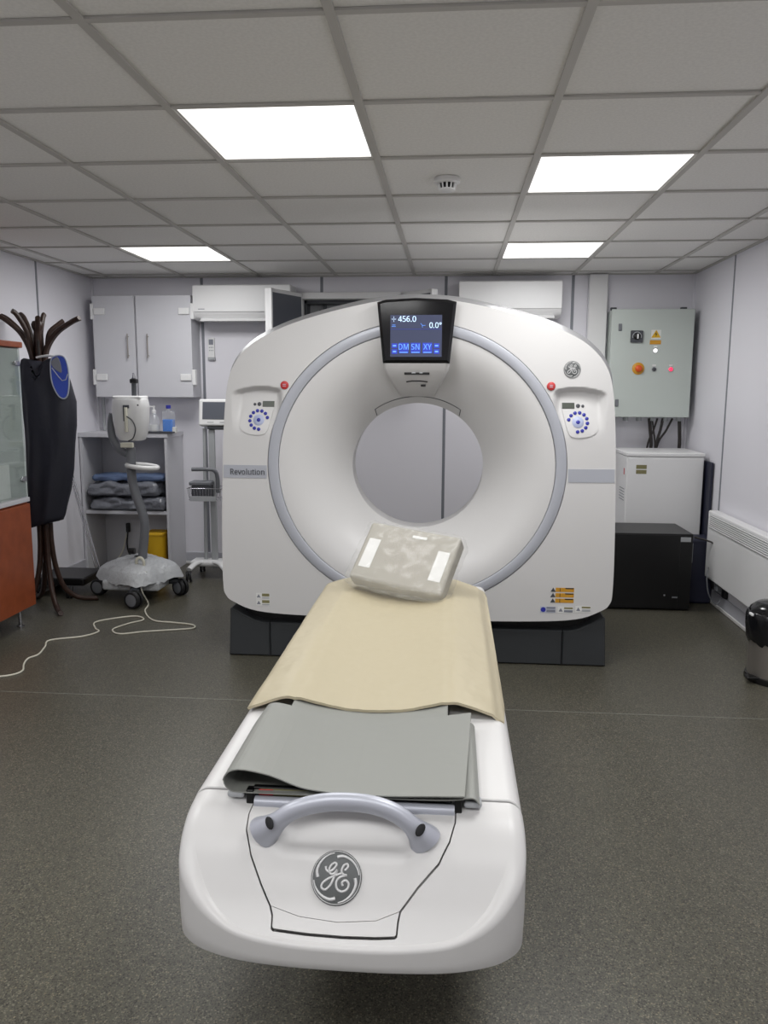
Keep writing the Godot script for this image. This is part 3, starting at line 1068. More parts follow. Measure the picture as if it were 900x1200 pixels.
func stickers(t: Node3D) -> void:
	var mark := func(x: float, y: float, w: float, h: float, m: Material, lift: float) -> G:
		var g := G.new()
		g.x = seat_on(face, Vector2(x, y), lift)
		return g.rbox(Vector3.ZERO, Vector3(w, h, 0.001), 0.0003)
	var tri_at := func(x: float, y: float, r: float, lift: float) -> G:
		var g := G.new()
		g.x = seat_on(face, Vector2(x, y), lift)
		return g.prism(PackedVector2Array([Vector2(-r, -r * 0.8), Vector2(r, -r * 0.8), Vector2(0, r * 0.9)]), -0.0005, 0.0005)
	for k in 3:
		var y := 0.423 - 0.0285 * k
		var s := part(t, "warning_sticker", mark.call(0.772, y, 0.093, 0.022, null, 0.0008), M.amber, "amber warning sticker with black print")
		part(s, "print", mark.call(0.795, y + 0.008, 0.042, 0.006, null, 0.0016), M.ink)
		part(s, "print", mark.call(0.748, y, 0.003, 0.020, null, 0.0016), M.ink)
		part(s, "hazard_triangle", tri_at.call(0.713, y, 0.013, 0.0012), M.dark_grey)
	for k in 3:
		var x: float = [0.690, 0.779, 0.868][k]
		var y: float = [0.317, 0.317, 0.323][k]
		var s := part(t, "information_sticker", mark.call(x, y, 0.078, 0.033, null, 0.0008), [M.binding, M.paper, M.paper][k])
		part(s, "print", mark.call(x + 0.015, y + 0.010, 0.044, 0.009, null, 0.0016), [M.slate, M.olive, M.olive][k])
		part(s, "print", mark.call(x + 0.015, y - 0.006, 0.044, 0.012, null, 0.0016), [M.slate, M.slate, M.light_grey][k])
		if k == 0:
			var g := G.new()
			g.x = seat_on(face, Vector2(x - 0.024, y), 0.001) * Transform3D(Basis(Vector3.RIGHT, PI / 2), Vector3.ZERO)
			part(s, "round_sign", g.lathe([Vector2(0, 0.001), Vector2(0.013, 0.001), Vector2(0.013, 0)], 16), M.key_blue)
		else:
			part(s, "hazard_triangle", tri_at.call(x - 0.024, y, 0.011, 0.0012), M.slate)
	for k in 2:
		var y := 0.350 - 0.036 * k
		var s := part(t, "information_sticker", mark.call(-0.799, y, 0.074, 0.032, null, 0.0008), M.paper)
		part(s, "print", mark.call(-0.784, y + 0.006, 0.040, 0.016, null, 0.0016), M.olive)
		part(s, "print", mark.call(-0.784, y - 0.010, 0.040, 0.006, null, 0.0016), M.light_grey)
		part(s, "hazard_triangle", tri_at.call(-0.822, y, 0.011, 0.0012), M.slate)


# ---------------------------------------------------------------- the table (local z = world z + 2.4, local x = world x + 0.185)
const TZ := 2.4
const TOPS := [[-2.2, 0.600], [-1.80, 0.600], [-1.62, 0.5995], [-1.56, 0.596], [-1.50, 0.580], [-1.45, 0.540], [-1.414, 0.492], [-1.385, 0.452], [-1.35, 0.413], [-1.335, 0.400], [-1.32, 0.388]]


func top_at(z: float) -> float:
	z = clampf(z, -1.79, -1.336)
	for i in range(1, TOPS.size() - 2):
		if z <= TOPS[i + 1][0]:
			var x0: float = TOPS[i][0]
			var x1: float = TOPS[i + 1][0]
			var h := x1 - x0
			var m0: float = (TOPS[i + 1][1] - TOPS[i - 1][1]) / (TOPS[i + 1][0] - TOPS[i - 1][0])
			var m1: float = (TOPS[i + 2][1] - TOPS[i][1]) / (TOPS[i + 2][0] - TOPS[i][0])
			var t := (z - x0) / h
			var t2 := t * t
			var t3 := t2 * t
			return (2 * t3 - 3 * t2 + 1) * TOPS[i][1] + (t3 - 2 * t2 + t) * h * m0 + (-2 * t3 + 3 * t2) * TOPS[i + 1][1] + (t3 - t2) * h * m1
	return 0.4


func scoop(w: Vector2) -> float:
	var a := 1.0 - smoothstep(0.10, 0.155, absf(w.x + 0.008))
	var b := smoothstep(-1.525, -1.485, w.y) * (1.0 - smoothstep(-1.475, -1.435, w.y))
	return 0.022 * a * b


func V(x: float, y: float, z: float) -> Vector3:
	return Vector3(x, y, z + TZ)


func table() -> void:
	var t := thing("patient_table", "long white patient table with silver handle and round badge at its foot end", "table", Vector3(-0.185, 0, -TZ))
	# foot-end shell: rounded plan outline, sloping top
	var half := [Vector2(0.345, -1.553), Vector2(0.3465, -1.50), Vector2(0.345, -1.462), Vector2(0.337, -1.427), Vector2(0.315, -1.397), Vector2(0.275, -1.370), Vector2(0.20, -1.347), Vector2(0.10, -1.337), Vector2(0.0, -1.335)]
	var sm := smooth(half, 6)
	var pl := []
	for p in sm:
		pl.append(p)
	for i in range(sm.size() - 2, -1, -1):
		pl.append(Vector2(-sm[i].x, sm[i].y))
	var m := pl.size()
	var nrm := []
	for i in m:
		var d: Vector2 = pl[mini(i + 1, m - 1)] - pl[maxi(i - 1, 0)]
		var q := Vector2(-d.y, d.x).normalized()
		if q.dot(pl[i] - Vector2(0, -1.6)) < 0.0:
			q = -q
		if i == 0 or i == m - 1:
			q = Vector2(signf(pl[i].x), 0)
		nrm.append(q)
	var rows := []
	var inner := PackedVector2Array()
	for k in 13:
		var row := []
		for i in m:
			var r := 0.012 + 0.022 * smoothstep(0.20, 0.335, absf(pl[i].x))
			var ins := 0.0
			var drop := 0.0
			var p: Vector2
			if k < 5:
				ins = [0.03, 0.010, 0.002, 0.0, 0.0][k]
				p = pl[i] - nrm[i] * ins
				var edge := top_at((pl[i] - nrm[i] * r).y) - r
				row.append(V(p.x, [0.352, 0.355, 0.362, lerpf(0.362, edge, 0.4), edge][k], p.y))
			else:
				var a := PI / 2 * (k - 4) / 8.0
				ins = r * (1.0 - cos(a))
				p = pl[i] - nrm[i] * ins
				row.append(V(p.x, top_at((pl[i] - nrm[i] * r).y) - r * (1.0 - sin(a)), p.y))
				if k == 12:
					inner.append(p)
		rows.append(row)
	var g := G.new()
	g.loft(rows, false, Vector3.INF, V(0, 0.15, -1.75))
	var panel := [Vector2(-0.206, -1.530), Vector2(-0.2125, -1.494), Vector2(-0.2115, -1.467), Vector2(-0.195, -1.435), Vector2(-0.168, -1.405), Vector2(-0.147, -1.385), Vector2(-0.1405, -1.374), Vector2(-0.139, -1.359), Vector2(-0.134, -1.3565), Vector2(-0.07, -1.3535), Vector2(0.0, -1.3525), Vector2(0.06, -1.3535), Vector2(0.096, -1.3555), Vector2(0.101, -1.358), Vector2(0.1025, -1.374), Vector2(0.106, -1.386), Vector2(0.137, -1.410), Vector2(0.177, -1.436), Vector2(0.197, -1.464), Vector2(0.208, -1.496), Vector2(0.209, -1.530)]
	var hole := PackedVector2Array(panel)
	var s := func(w: Vector2): return V(w.x, top_at(w.y), w.y)
	g.patch(s, inner, [hole], 0.012, 0.02, Vector3.UP, false)
	part(t, "foot_shell", g, M.shell)
	var small: PackedVector2Array = Geometry2D.offset_polygon(hole, -0.0026)[0]
	var below := PackedVector2Array([Vector2(-0.3, -1.30), Vector2(-0.3, -1.385), Vector2(-0.144, -1.385), Vector2(-0.087, -1.375), Vector2(-0.014, -1.371), Vector2(0.059, -1.375), Vector2(0.105, -1.387), Vector2(0.3, -1.387), Vector2(0.3, -1.30)])
	var ps := func(w: Vector2): return V(w.x, top_at(w.y) - scoop(w) + 0.001, w.y)
	for q in [["hood_panel", Geometry2D.clip_polygons(small, below)[0]], ["hood_lip", Geometry2D.offset_polygon(Geometry2D.intersect_polygons(small, below)[0], -0.0006)[0]]]:
		part(t, q[0], G.new().patch(ps, q[1], [], 0.008, 0.014, Vector3.UP), M.shell)
	part(t, "inner_tray", G.new().patch(func(w: Vector2): return V(w.x, top_at(w.y) - 0.045, w.y), Geometry2D.offset_polygon(hole, 0.012)[0], [], 0.02, 0.0, Vector3.UP), M.shell)
	emblem(t, seat_on(ps, Vector2(-0.021, -1.417), 0.001) * Transform3D(Basis(Vector3.BACK, PI), Vector3.ZERO) if seat_on(ps, Vector2(-0.021, -1.417)).basis.y.y < 0.0 else seat_on(ps, Vector2(-0.021, -1.417), 0.001), 0.049)
	# long body with a rounded section
	var prof := PackedVector2Array()
	for q in [[-0.30, 0.355], [0.30, 0.355], [0.335, 0.362], [0.343, 0.385], [0.3435, 0.562]]:
		prof.append(Vector2(q[0], q[1]))
	for k in range(1, 8):
		prof.append(Vector2(0.311 + 0.0325 * cos(PI / 14 * k), 0.5645 + 0.035 * sin(PI / 14 * k)))
	for i in range(prof.size() - 1, 1, -1):
		prof.append(Vector2(-prof[i].x, prof[i].y))
	part(t, "body_shell", G.new().prism(prof, -3.375 + TZ, -1.556 + TZ, 0.002), M.shell)
	part(t, "lift_column", G.new().rbox(V(0, 0.205, -2.85), Vector3(0.40, 0.30, 0.95), 0.02, 2), M.light_grey)
	part(t, "base_plate", G.new().rbox(V(0, 0.03, -2.85), Vector3(0.50, 0.056, 1.10), 0.012, 2), M.char)
	# sliding cradle with a grey concave pad
	var pad := PackedVector2Array([Vector2(-0.208, -3.40), Vector2(0.188, -3.40), Vector2(0.188, -1.80), Vector2(-0.208, -1.80)])
	part(t, "cradle_pad", G.new().patch(func(w: Vector2): return V(w.x, 0.6085 + 0.026 * pow((w.x + 0.01) / 0.2, 2.0), w.y), pad, [], 0.03, 0.006, Vector3.UP), M.vinyl)
	part(t, "cradle", G.new().rbox(V(-0.008, 0.601, -2.47), Vector3(0.40, 0.010, 1.86), 0.003), M.gap)
	part(t, "cradle_end_strip", G.new().rbox(V(-0.006, 0.607, -1.536), Vector3(0.41, 0.022, 0.014), 0.003), M.black)
	part(t, "end_label", G.new().rbox(V(-0.145, 0.608, -1.5285), Vector3(0.10, 0.014, 0.002), 0.0005), M.olive)
	part(t, "end_label", G.new().rbox(V(-0.183, 0.608, -1.5275), Vector3(0.030, 0.013, 0.002), 0.0008), M.red)
	part(t, "end_bar", G.new().tube([V(-0.205, 0.589, -1.522), V(0.205, 0.589, -1.522)], 0.013, 14, Vector2(1, 1)), M.handle, "silver bar across the foot of the cradle")
	for x in [-0.215, 0.212]:
		part(t, "end_bracket", G.new().rbox(V(x, 0.600, -1.527), Vector3(0.016, 0.034, 0.020), 0.003), M.black)
		part(t, "end_cap", G.new().rbox(V(x * 1.14, 0.604, -1.532), Vector3(0.036, 0.014, 0.030), 0.006, 2), M.light_grey)
	# the pull handle
	var arc := smooth([V(-0.181, 0.552, -1.463), V(-0.158, 0.572, -1.459), V(-0.115, 0.606, -1.462), V(-0.065, 0.621, -1.468), V(-0.012, 0.626, -1.470), V(0.045, 0.622, -1.470), V(0.095, 0.604, -1.469), V(0.135, 0.571, -1.466), V(0.152, 0.548, -1.468)], 5)
	var rr := []
	for i in arc.size():
		var e := absf(i / float(arc.size() - 1) * 2.0 - 1.0)
		rr.append(0.0185 + 0.015 * smoothstep(0.60, 0.90, e) - 0.005 * smoothstep(0.93, 1.0, e))
	var h := part(t, "pull_handle", G.new().tube(arc, rr, 16, Vector2(1.0, 0.8), Vector3.BACK), M.handle, "arched silver pull handle")
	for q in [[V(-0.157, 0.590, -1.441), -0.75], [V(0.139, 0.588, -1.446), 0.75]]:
		var k := part(h, "finger_hole_shade", disc(0.008, 0.002, 14), M.gap)  # dark disc laid on the handle, painting the shade of a hole
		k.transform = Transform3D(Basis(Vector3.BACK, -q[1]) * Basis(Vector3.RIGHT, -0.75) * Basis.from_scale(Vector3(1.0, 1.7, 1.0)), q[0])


func table_goods() -> void:
	# the tan mattress cover
	var mat_poly := PackedVector2Array([Vector2(-0.333, -1.958), Vector2(-0.22, -1.962), Vector2(-0.1, -1.958), Vector2(0.0, -1.955), Vector2(0.1, -1.958), Vector2(0.2, -1.962), Vector2(0.333, -1.958), Vector2(0.343, -2.10), Vector2(0.345, -3.28), Vector2(0.325, -3.335), Vector2(0.28, -3.36), Vector2(-0.26, -3.36), Vector2(-0.305, -3.345), Vector2(-0.33, -3.30), Vector2(-0.345, -3.2), Vector2(-0.343, -2.10)])
	var nz := FastNoiseLite.new()
	nz.seed = 3
	nz.frequency = 5.0
	var sheet := func(w: Vector2):
		var a := absf(w.x + 0.01)
		var y: float
		if a < 0.2:
			y = 0.617 + 0.032 * pow(a / 0.2, 2.2)
		else:
			y = 0.649 - 0.034 * pow((a - 0.2) / 0.115, 1.25) - 0.03 * smoothstep(0.315, 0.350, a)
		y -= 0.006 * exp(-pow((a - 0.2) / 0.012, 2.0))
		if absf(w.x) > 0.30:
			var q := clampf((absf(w.x) - 0.311) / 0.0325, 0.0, 0.98)
			y = maxf(y, 0.5645 + 0.035 * sqrt(1.0 - q * q) + 0.005)
		y -= 0.02 * smoothstep(-3.30, -3.36, w.y)
		return V(w.x, y + 0.003 * nz.get_noise_2d(w.x * 2.0, w.y * 0.7), w.y)
	solo("mattress_cover", G.new().patch(sheet, mat_poly, [], 0.015, 0.007, Vector3.UP), M.tan, "tan vinyl mattress cover spread over the patient table", "mattress cover", Vector3(-0.185, 0, -TZ))
	# the folded grey vinyl sheet
	var rows := []
	var path_t := func(t: float) -> Array:
		var f := smoothstep(0.0, 0.35, t)
		var yt := func(a: float, b: float) -> float: return lerpf(a, b, f)
		var c := []
		for q in [[lerpf(0.246, 0.224, t), 0.642, 0.634], [0.15, 0.634, 0.630], [0.08, 0.627, 0.626], [0.0, 0.623, 0.624], [-0.06, 0.625, 0.627], [-0.11, 0.630, 0.634], [-0.17, 0.642, 0.655], [-0.225, 0.650, 0.664], [-0.252, 0.648, 0.660], [-0.266, 0.638, 0.646], [-0.268, 0.627, 0.628], [-0.256, 0.617, 0.615], [-0.23, 0.613, 0.611], [-0.1, 0.617, 0.613], [0.0, 0.616, 0.6145], [0.1, 0.617, 0.615], [0.20, 0.638, 0.619], [0.235, 0.624, 0.625], [0.247, 0.621, 0.622], [0.254, 0.612, 0.612]]:
			c.append(Vector2(q[0], yt.call(q[1], q[2])))
		return smooth(c, 3)
	for i in 25:
		var t := i / 24.0
		var c: Array = path_t.call(t)
		var row := []
		var back := []
		for k in c.size():
			var d: Vector2 = c[mini(k + 1, c.size() - 1)] - c[maxi(k - 1, 0)]
			var q := Vector2(-d.y, d.x).normalized() * 0.0012
			var z0: float = -1.885 + 0.03 * (1.0 - pow(c[k].x / 0.25, 2.0))
			var upper := k < c.size() * 0.5
			var z1: float = (-1.502 + 0.03 * c[k].x) if upper else (-1.512 + 0.02 * c[k].x)
			var z: float = lerpf(z0 - (0.015 if upper else 0.0), z1, t)
			row.append(V(c[k].x + q.x, c[k].y + q.y, z))
			back.append(V(c[k].x - q.x, c[k].y - q.y, z))
		back.reverse()
		row.append_array(back)
		rows.append(row)
	var g := G.new()
	# the ribbon folds over itself, so each strip gets its own normal
	for i in rows.size() - 1:
		var w: int = rows[i].size()
		for k in w:
			var k2 := (k + 1) % w
			var along := Vector3(0, 0, 1)
			var d: Vector3 = rows[i][k2] - rows[i][k]
			var nn := Vector3(d.y, -d.x, 0).normalized()
			g.quad(rows[i][k], rows[i + 1][k], rows[i + 1][k2], rows[i][k2], nn)
	for e in [0, rows.size() - 1]:
		var w: int = rows[e].size()
		for k in w / 2 - 1:
			g.quad(rows[e][k], rows[e][k + 1], rows[e][w - 2 - k], rows[e][w - 1 - k], Vector3(0, 0, -1 if e == 0 else 1))
	solo("folded_sheet", g, M.vinyl, "grey vinyl sheet folded double on the foot of the patient table", "vinyl sheet", Vector3(-0.185, 0, -TZ))
	# the head pad in its clear wrapping
	var bl := Vector3(-0.412, 0.708, -3.104)
	var br := Vector3(-0.017, 0.668, -2.959)
	var tl := Vector3(-0.377, 0.901, -3.279)
	var bx := (br - bl).normalized()
	var by := (tl - bl)
	by = (by - bx * by.dot(bx)).normalized()
	var bz := bx.cross(by)
	var p := thing("head_pad", "grey foam head pad wrapped in clear plastic at the table's head end", "head pad", bl + bx * 0.215)
	p.basis = Basis(bx, by, bz)
	part(p, "pad_body", G.new().rbox(Vector3(0, 0.125, -0.036), Vector3(0.395, 0.268, 0.072), 0.014, 3), M.pillow)
	for x in [-0.150, 0.150]:
		part(p, "white_tape", G.new().rbox(Vector3(x, 0.112, 0.0008), Vector3(0.05, 0.135, 0.001), 0.0003), M.paper, "white adhesive strip")
	part(p, "brand_label", G.new().rbox(Vector3(0.03, 0.222, 0.0008), Vector3(0.062, 0.012, 0.001), 0.0003), M.paper, "small white printed label")
	nz.frequency = 9.0
	nz.fractal_type = FastNoiseLite.FRACTAL_RIDGED
	nz.fractal_octaves = 3
	var q2 := G.new().rbox(Vector3(0, 0.120, -0.036), Vector3(0.424, 0.286, 0.094), 0.024, 3, 0.012).wrinkle(nz, 0.009, Vector3(2.0, 1.0, 1.4))
	var low := G.new().tube(smooth([Vector3(-0.195, -0.012, 0.0), Vector3(-0.15, -0.024, 0.012), Vector3(-0.05, -0.032, 0.018), Vector3(0.06, -0.034, 0.018), Vector3(0.16, -0.024, 0.012), Vector3(0.20, -0.012, 0.0)], 8), 0.020, 12).wrinkle(nz, 0.010, Vector3(2.5, 2, 2))
	part(p, "wrap_fold", low, M.wrap)
	part(p, "clear_wrap", q2, M.wrap, "crinkled clear plastic wrapping")


# ---------------------------------------------------------------- left corner
func caster(parent: Node3D, at: Vector3, r: float, turn: float, hub: Material, called := "caster") -> void:
	var o := part(parent, called, G.new().rbox(Vector3(0, r * 1.55, 0), Vector3(r * 0.9, r * 0.7, r * 0.9), r * 0.25, 2).rbox(Vector3(0, r * 1.0, -r * 0.1), Vector3(r * 0.12, r * 1.3, r * 0.7), r * 0.05), M.rubber)
	o.position = at
	o.rotation.y = turn
	for s in [-1.0, 1.0]:
		var g := G.new()
		g.x = Transform3D(Basis(Vector3.BACK, -s * PI / 2), Vector3(s * r * 0.12, r, 0))
		g.lathe([Vector2(r * 0.72, r * 0.42), Vector2(r * 0.9, r * 0.42), Vector2(r, r * 0.32), Vector2(r, 0), Vector2(0, 0)], 20)
		part(o, "tyre", g, M.rubber)
		var h := G.new()
		h.x = g.x
		h.lathe([Vector2(0, r * 0.44), Vector2(r * 0.6, r * 0.44), Vector2(r * 0.74, r * 0.38), Vector2(r * 0.74, 0)], 18)
		part(o, "hub", h, hub)


func left_corner() -> void:
	# glass-fronted cabinet on an orange base, its front facing the room
	var c := thing("glass_cabinet", "tall glass-fronted cabinet with orange wooden base against left wall", "cabinet", Vector3(-2.695, 0, -4.10))
	part(c, "base_box", G.new().rbox(Vector3(-0.008, 0.44, 0), Vector3(0.330, 0.64, 1.0), 0.003), M.orange)
	for z in [-0.25, 0.25]:
		var d := part(c, "base_door", G.new().rbox(Vector3(0.166, 0.435, z), Vector3(0.018, 0.624, 0.494), 0.003), M.orange, "orange wood-grain door")
		part(d, "knob", G.new().tube([Vector3(0.175, 0.70, z + (0.17 if z < 0 else -0.17)), Vector3(0.196, 0.70, z + (0.17 if z < 0 else -0.17))], 0.010, 12), M.black)
	part(c, "ledge", G.new().rbox(Vector3(0.0, 0.772, 0), Vector3(0.35, 0.026, 1.0), 0.003), M.laminate)
	part(c, "back_panel", G.new().rbox(Vector3(-0.165, 1.225, 0), Vector3(0.012, 0.88, 1.0), 0.001), M.laminate)
	for z in [-0.491, 0.491]:
		part(c, "side_panel", G.new().rbox(Vector3(-0.004, 1.225, z), Vector3(0.335, 0.88, 0.018), 0.002), M.laminate)
	part(c, "top_board", G.new().rbox(Vector3(0.002, 1.682, 0), Vector3(0.36, 0.034, 1.02), 0.005), M.orange)
	for y in [1.07, 1.385]:
		part(c, "glass_shelf", G.new().rbox(Vector3(-0.015, y, 0), Vector3(0.29, 0.006, 0.955), 0.001), M.glass)
	for z in [-0.243, 0.243]:
		var d := part(c, "glass_door", G.new().rbox(Vector3(0.172, 1.225, z), Vector3(0.005, 0.865, 0.480), 0.001), M.glass)
		for y in [0.90, 1.575]:
			part(d, "hinge_clip", G.new().rbox(Vector3(0.176, y, z + signf(z) * 0.205), Vector3(0.010, 0.030, 0.050), 0.004, 2).tube([Vector3(0.178, y, z + signf(z) * 0.17), Vector3(0.190, y, z + signf(z) * 0.17)], 0.010, 10), M.chrome)
	for z in [-0.42, 0.42]:
		for x in [-0.13, 0.11]:
			part(c, "foot", G.new().tube([Vector3(x, 0.0, z), Vector3(x, 0.008, z), Vector3(x, 0.009, z), Vector3(x, 0.12, z)], [0.022, 0.022, 0.010, 0.010], 12), M.chrome)
	var w := thing("storage_box", "open white plastic box standing on the ledge inside glass cabinet", "box", Vector3(-2.70, 0.786, -4.33))
	var g := G.new()
	for s in [-1.0, 1.0]:
		g.rbox(Vector3(s * 0.11, 0.10, 0), Vector3(0.006, 0.20, 0.36), 0.002)
		g.rbox(Vector3(0, 0.10, s * 0.18), Vector3(0.226, 0.20, 0.006), 0.002)
	g.rbox(Vector3(0, 0.003, 0), Vector3(0.226, 0.006, 0.36), 0.001)
	part(w, "box_wall", g, M.appliance)
	part(w, "dark_infill", G.new().rbox(Vector3(0, 0.10, 0), Vector3(0.205, 0.17, 0.34), 0.02, 2), M.dark_grey)  # dark block filling the box up to its opening
	# bentwood coat stand
	var k := thing("coat_stand", "dark brown bentwood coat stand with curved hooks and splayed feet", "coat stand", Vector3(-2.60, 0, -4.98))
	part(k, "pole", G.new().tube([Vector3(-0.04, 0.30, 0), Vector3(-0.035, 0.7, 0), Vector3(-0.02, 1.3, 0), Vector3(-0.01, 1.80, 0)], 0.024, 12).lathe([Vector2(0.026, 1.79), Vector2(0.034, 1.81), Vector2(0.036, 1.83), Vector2(0.028, 1.848), Vector2(0.0, 1.855)], 14, 0.0, TAU, Vector3(-0.01, 0, 0)), M.wood)
	for f in [Vector2(0.19, 0.22), Vector2(0.25, -0.18), Vector2(-0.19, -0.20), Vector2(-0.15, 0.22)]:
		var d: Vector2 = f.normalized()
		var o := Vector3(-0.04, 0, 0)
		var l: float = f.length()
		part(k, "leg", G.new().tube(smooth([o + Vector3(d.x * 0.035, 0.56, d.y * 0.035), o + Vector3(d.x * 0.037, 0.42, d.y * 0.037), o + Vector3(d.x * 0.055, 0.26, d.y * 0.055), o + Vector3(d.x * 0.10, 0.12, d.y * 0.10), o + Vector3(d.x * 0.18, 0.042, d.y * 0.18), o + Vector3(d.x * (l - 0.02), 0.018, d.y * (l - 0.02)), o + Vector3(d.x * l, 0.020, d.y * l)], 5), 0.017, 10), M.wood)
	for q in [[178.0, 0.235, 1.885], [150.0, 0.17, 1.90], [95.0, 0.12, 1.90], [50.0, 0.17, 1.86], [22.0, 0.26, 1.875], [-8.0, 0.30, 1.865], [-60.0, 0.15, 1.86], [-120.0, 0.16, 1.90], [200.0, 0.23, 1.88]]:
		var a := deg_to_rad(q[0])
		var d := Vector3(cos(a), 0, -sin(a))
		var o := Vector3(-0.012, 0, 0)
		part(k, "hook", G.new().tube(smooth([o + d * 0.030 + Vector3(0, 1.40, 0), o + d * 0.034 + Vector3(0, 1.56, 0), o + d * 0.055 + Vector3(0, 1.68, 0), o + d * (q[1] * 0.45) + Vector3(0, 1.78, 0), o + d * (q[1] * 0.8) + Vector3(0, q[2] - 0.025, 0), o + d * q[1] + Vector3(0, q[2], 0)], 5), 0.018, 9, Vector2(1.0, 0.8)), M.wood)
	# lead apron
	var ap := thing("lead_apron", "long dark navy protective apron hanging on the coat stand", "apron", Vector3(-2.60, 0.54, -4.93))
	var rows := []
	var prof := [[1.615, -2.565, 0.115, 0.05], [1.605, -2.562, 0.132, 0.062], [1.57, -2.560, 0.141, 0.072], [1.47, -2.548, 0.158, 0.082], [1.35, -2.532, 0.172, 0.088], [1.20, -2.535, 0.168, 0.088], [1.08, -2.540, 0.162, 0.088], [0.92, -2.556, 0.154, 0.086], [0.78, -2.576, 0.146, 0.082], [0.66, -2.594, 0.136, 0.078], [0.60, -2.602, 0.128, 0.074], [0.565, -2.605, 0.115, 0.066]]
	for i in prof.size():
		var p = prof[i]
		var row := []
		for j in 72:
			var a := TAU * j / 72
			var rip := 1.0 + 0.13 * sin(a * 5.0 + p[0] * 3.0) + 0.07 * sin(a * 9.0 - p[0] * 5.0)
			var slant: float = 0.03 * cos(a) * smoothstep(0.9, 0.56, p[0]) - 0.11 * exp(-pow(cos(a) + 0.1, 2.0) / 0.12) * smoothstep(1.40, 1.615, p[0])
			row.append(Vector3(p[1] + 2.60 + p[2] * cos(a) * (0.985 + 0.015 * rip), p[0] - 0.54 + slant, p[3] * sin(a) * rip))
		rows.append(row)
	var ag := G.new().loft(rows, true)
	ag.fan(rows[0], Vector3.UP)
	ag.fan(rows[rows.size() - 1], Vector3.DOWN)
	var an := FastNoiseLite.new()
	an.seed = 8
	an.frequency = 3.0
	ag.wrinkle(an, 0.02, Vector3(1.5, 0.8, 1.5))
	part(ap, "apron_body", ag, M.navy)
	part(ap, "hanger", G.new().tube(smooth([Vector3(0.03, 1.080, 0.06), Vector3(0.10, 1.092, 0.05), Vector3(0.16, 1.085, 0.04)], 4), 0.012, 8, Vector2(1, 0.6)).tube([Vector3(0.160, 1.085, 0.04), Vector3(0.185, 1.090, 0.04), Vector3(0.185, 1.065, 0.04)], 0.006, 6), M.appliance, "white hanger tip")
	part(ap, "strap", G.new().rbox(Vector3(0.04, 1.14, 0.045), Vector3(0.012, 0.09, 0.012), 0.004), M.ink)
	var co := thing("thyroid_collar", "blue and grey padded collar with pale binding hung over navy apron", "collar", Vector3(-2.400, 1.37, -4.826))
	co.rotation.y = 0.25
	var cp := []
	for q in [[-0.012, 0.26], [-0.048, 0.235], [-0.054, 0.15], [-0.045, 0.08], [-0.015, 0.015], [0.018, 0.0], [0.040, 0.03], [0.050, 0.11], [0.048, 0.19], [0.030, 0.25]]:
		cp.append(Vector2(q[0], q[1]))
	var cpoly := PackedVector2Array(smooth(cp, 4, true))
	part(co, "collar_body", G.new().prism(cpoly, -0.012, 0.010, 0.006), M.blue)
	var rim := []
	for q in cpoly:
		rim.append(Vector3(q.x, q.y, 0.006))
	rim.append(rim[0])
	part(co, "binding", G.new().tube(rim, 0.0045, 6), M.binding)
	part(co, "grey_flap", G.new().prism(PackedVector2Array(smooth([Vector2(-0.046, 0.225), Vector2(-0.012, 0.252), Vector2(0.006, 0.22), Vector2(0.012, 0.16), Vector2(-0.012, 0.165), Vector2(-0.040, 0.19)], 4, true)), 0.008, 0.015, 0.003), M.slate)
	part(co, "stripe", G.new().tube([Vector3(-0.044, 0.185, 0.013), Vector3(-0.01, 0.135, 0.014), Vector3(0.012, 0.108, 0.014), Vector3(0.034, 0.115, 0.013), Vector3(0.046, 0.15, 0.012)], 0.006, 6, Vector2(1, 0.5)), M.binding)
	# low black wheeled base behind the stand
	var b := thing("wheeled_base", "low black wheeled base on the floor behind the coat stand", "equipment base", Vector3(-2.695, 0, -5.40))
	part(b, "deck", G.new().rbox(Vector3(0, 0.105, 0), Vector3(0.36, 0.055, 0.34), 0.012, 2), M.black)
	for q in [[-0.14, 0.16], [0.09, 0.20], [-0.14, -0.13], [0.14, -0.13]]:
		caster(b, Vector3(q[0], 0, q[1]), 0.042, 0.4, M.black)
	# two leaning rods
	for q in [0.0, 0.030]:
		solo("aluminium_rod", G.new().tube([Vector3(-2.600 - q, 0.006, -5.72), Vector3(-2.815 - q * 0.6, 0.84, -5.74)], 0.0065, 8), M.chrome, "thin aluminium rod leaning beside the white bookcase", "rod", Vector3.ZERO, "rods leaning by the bookcase")
	bookcase()
	injector()
	monitor_trolley()


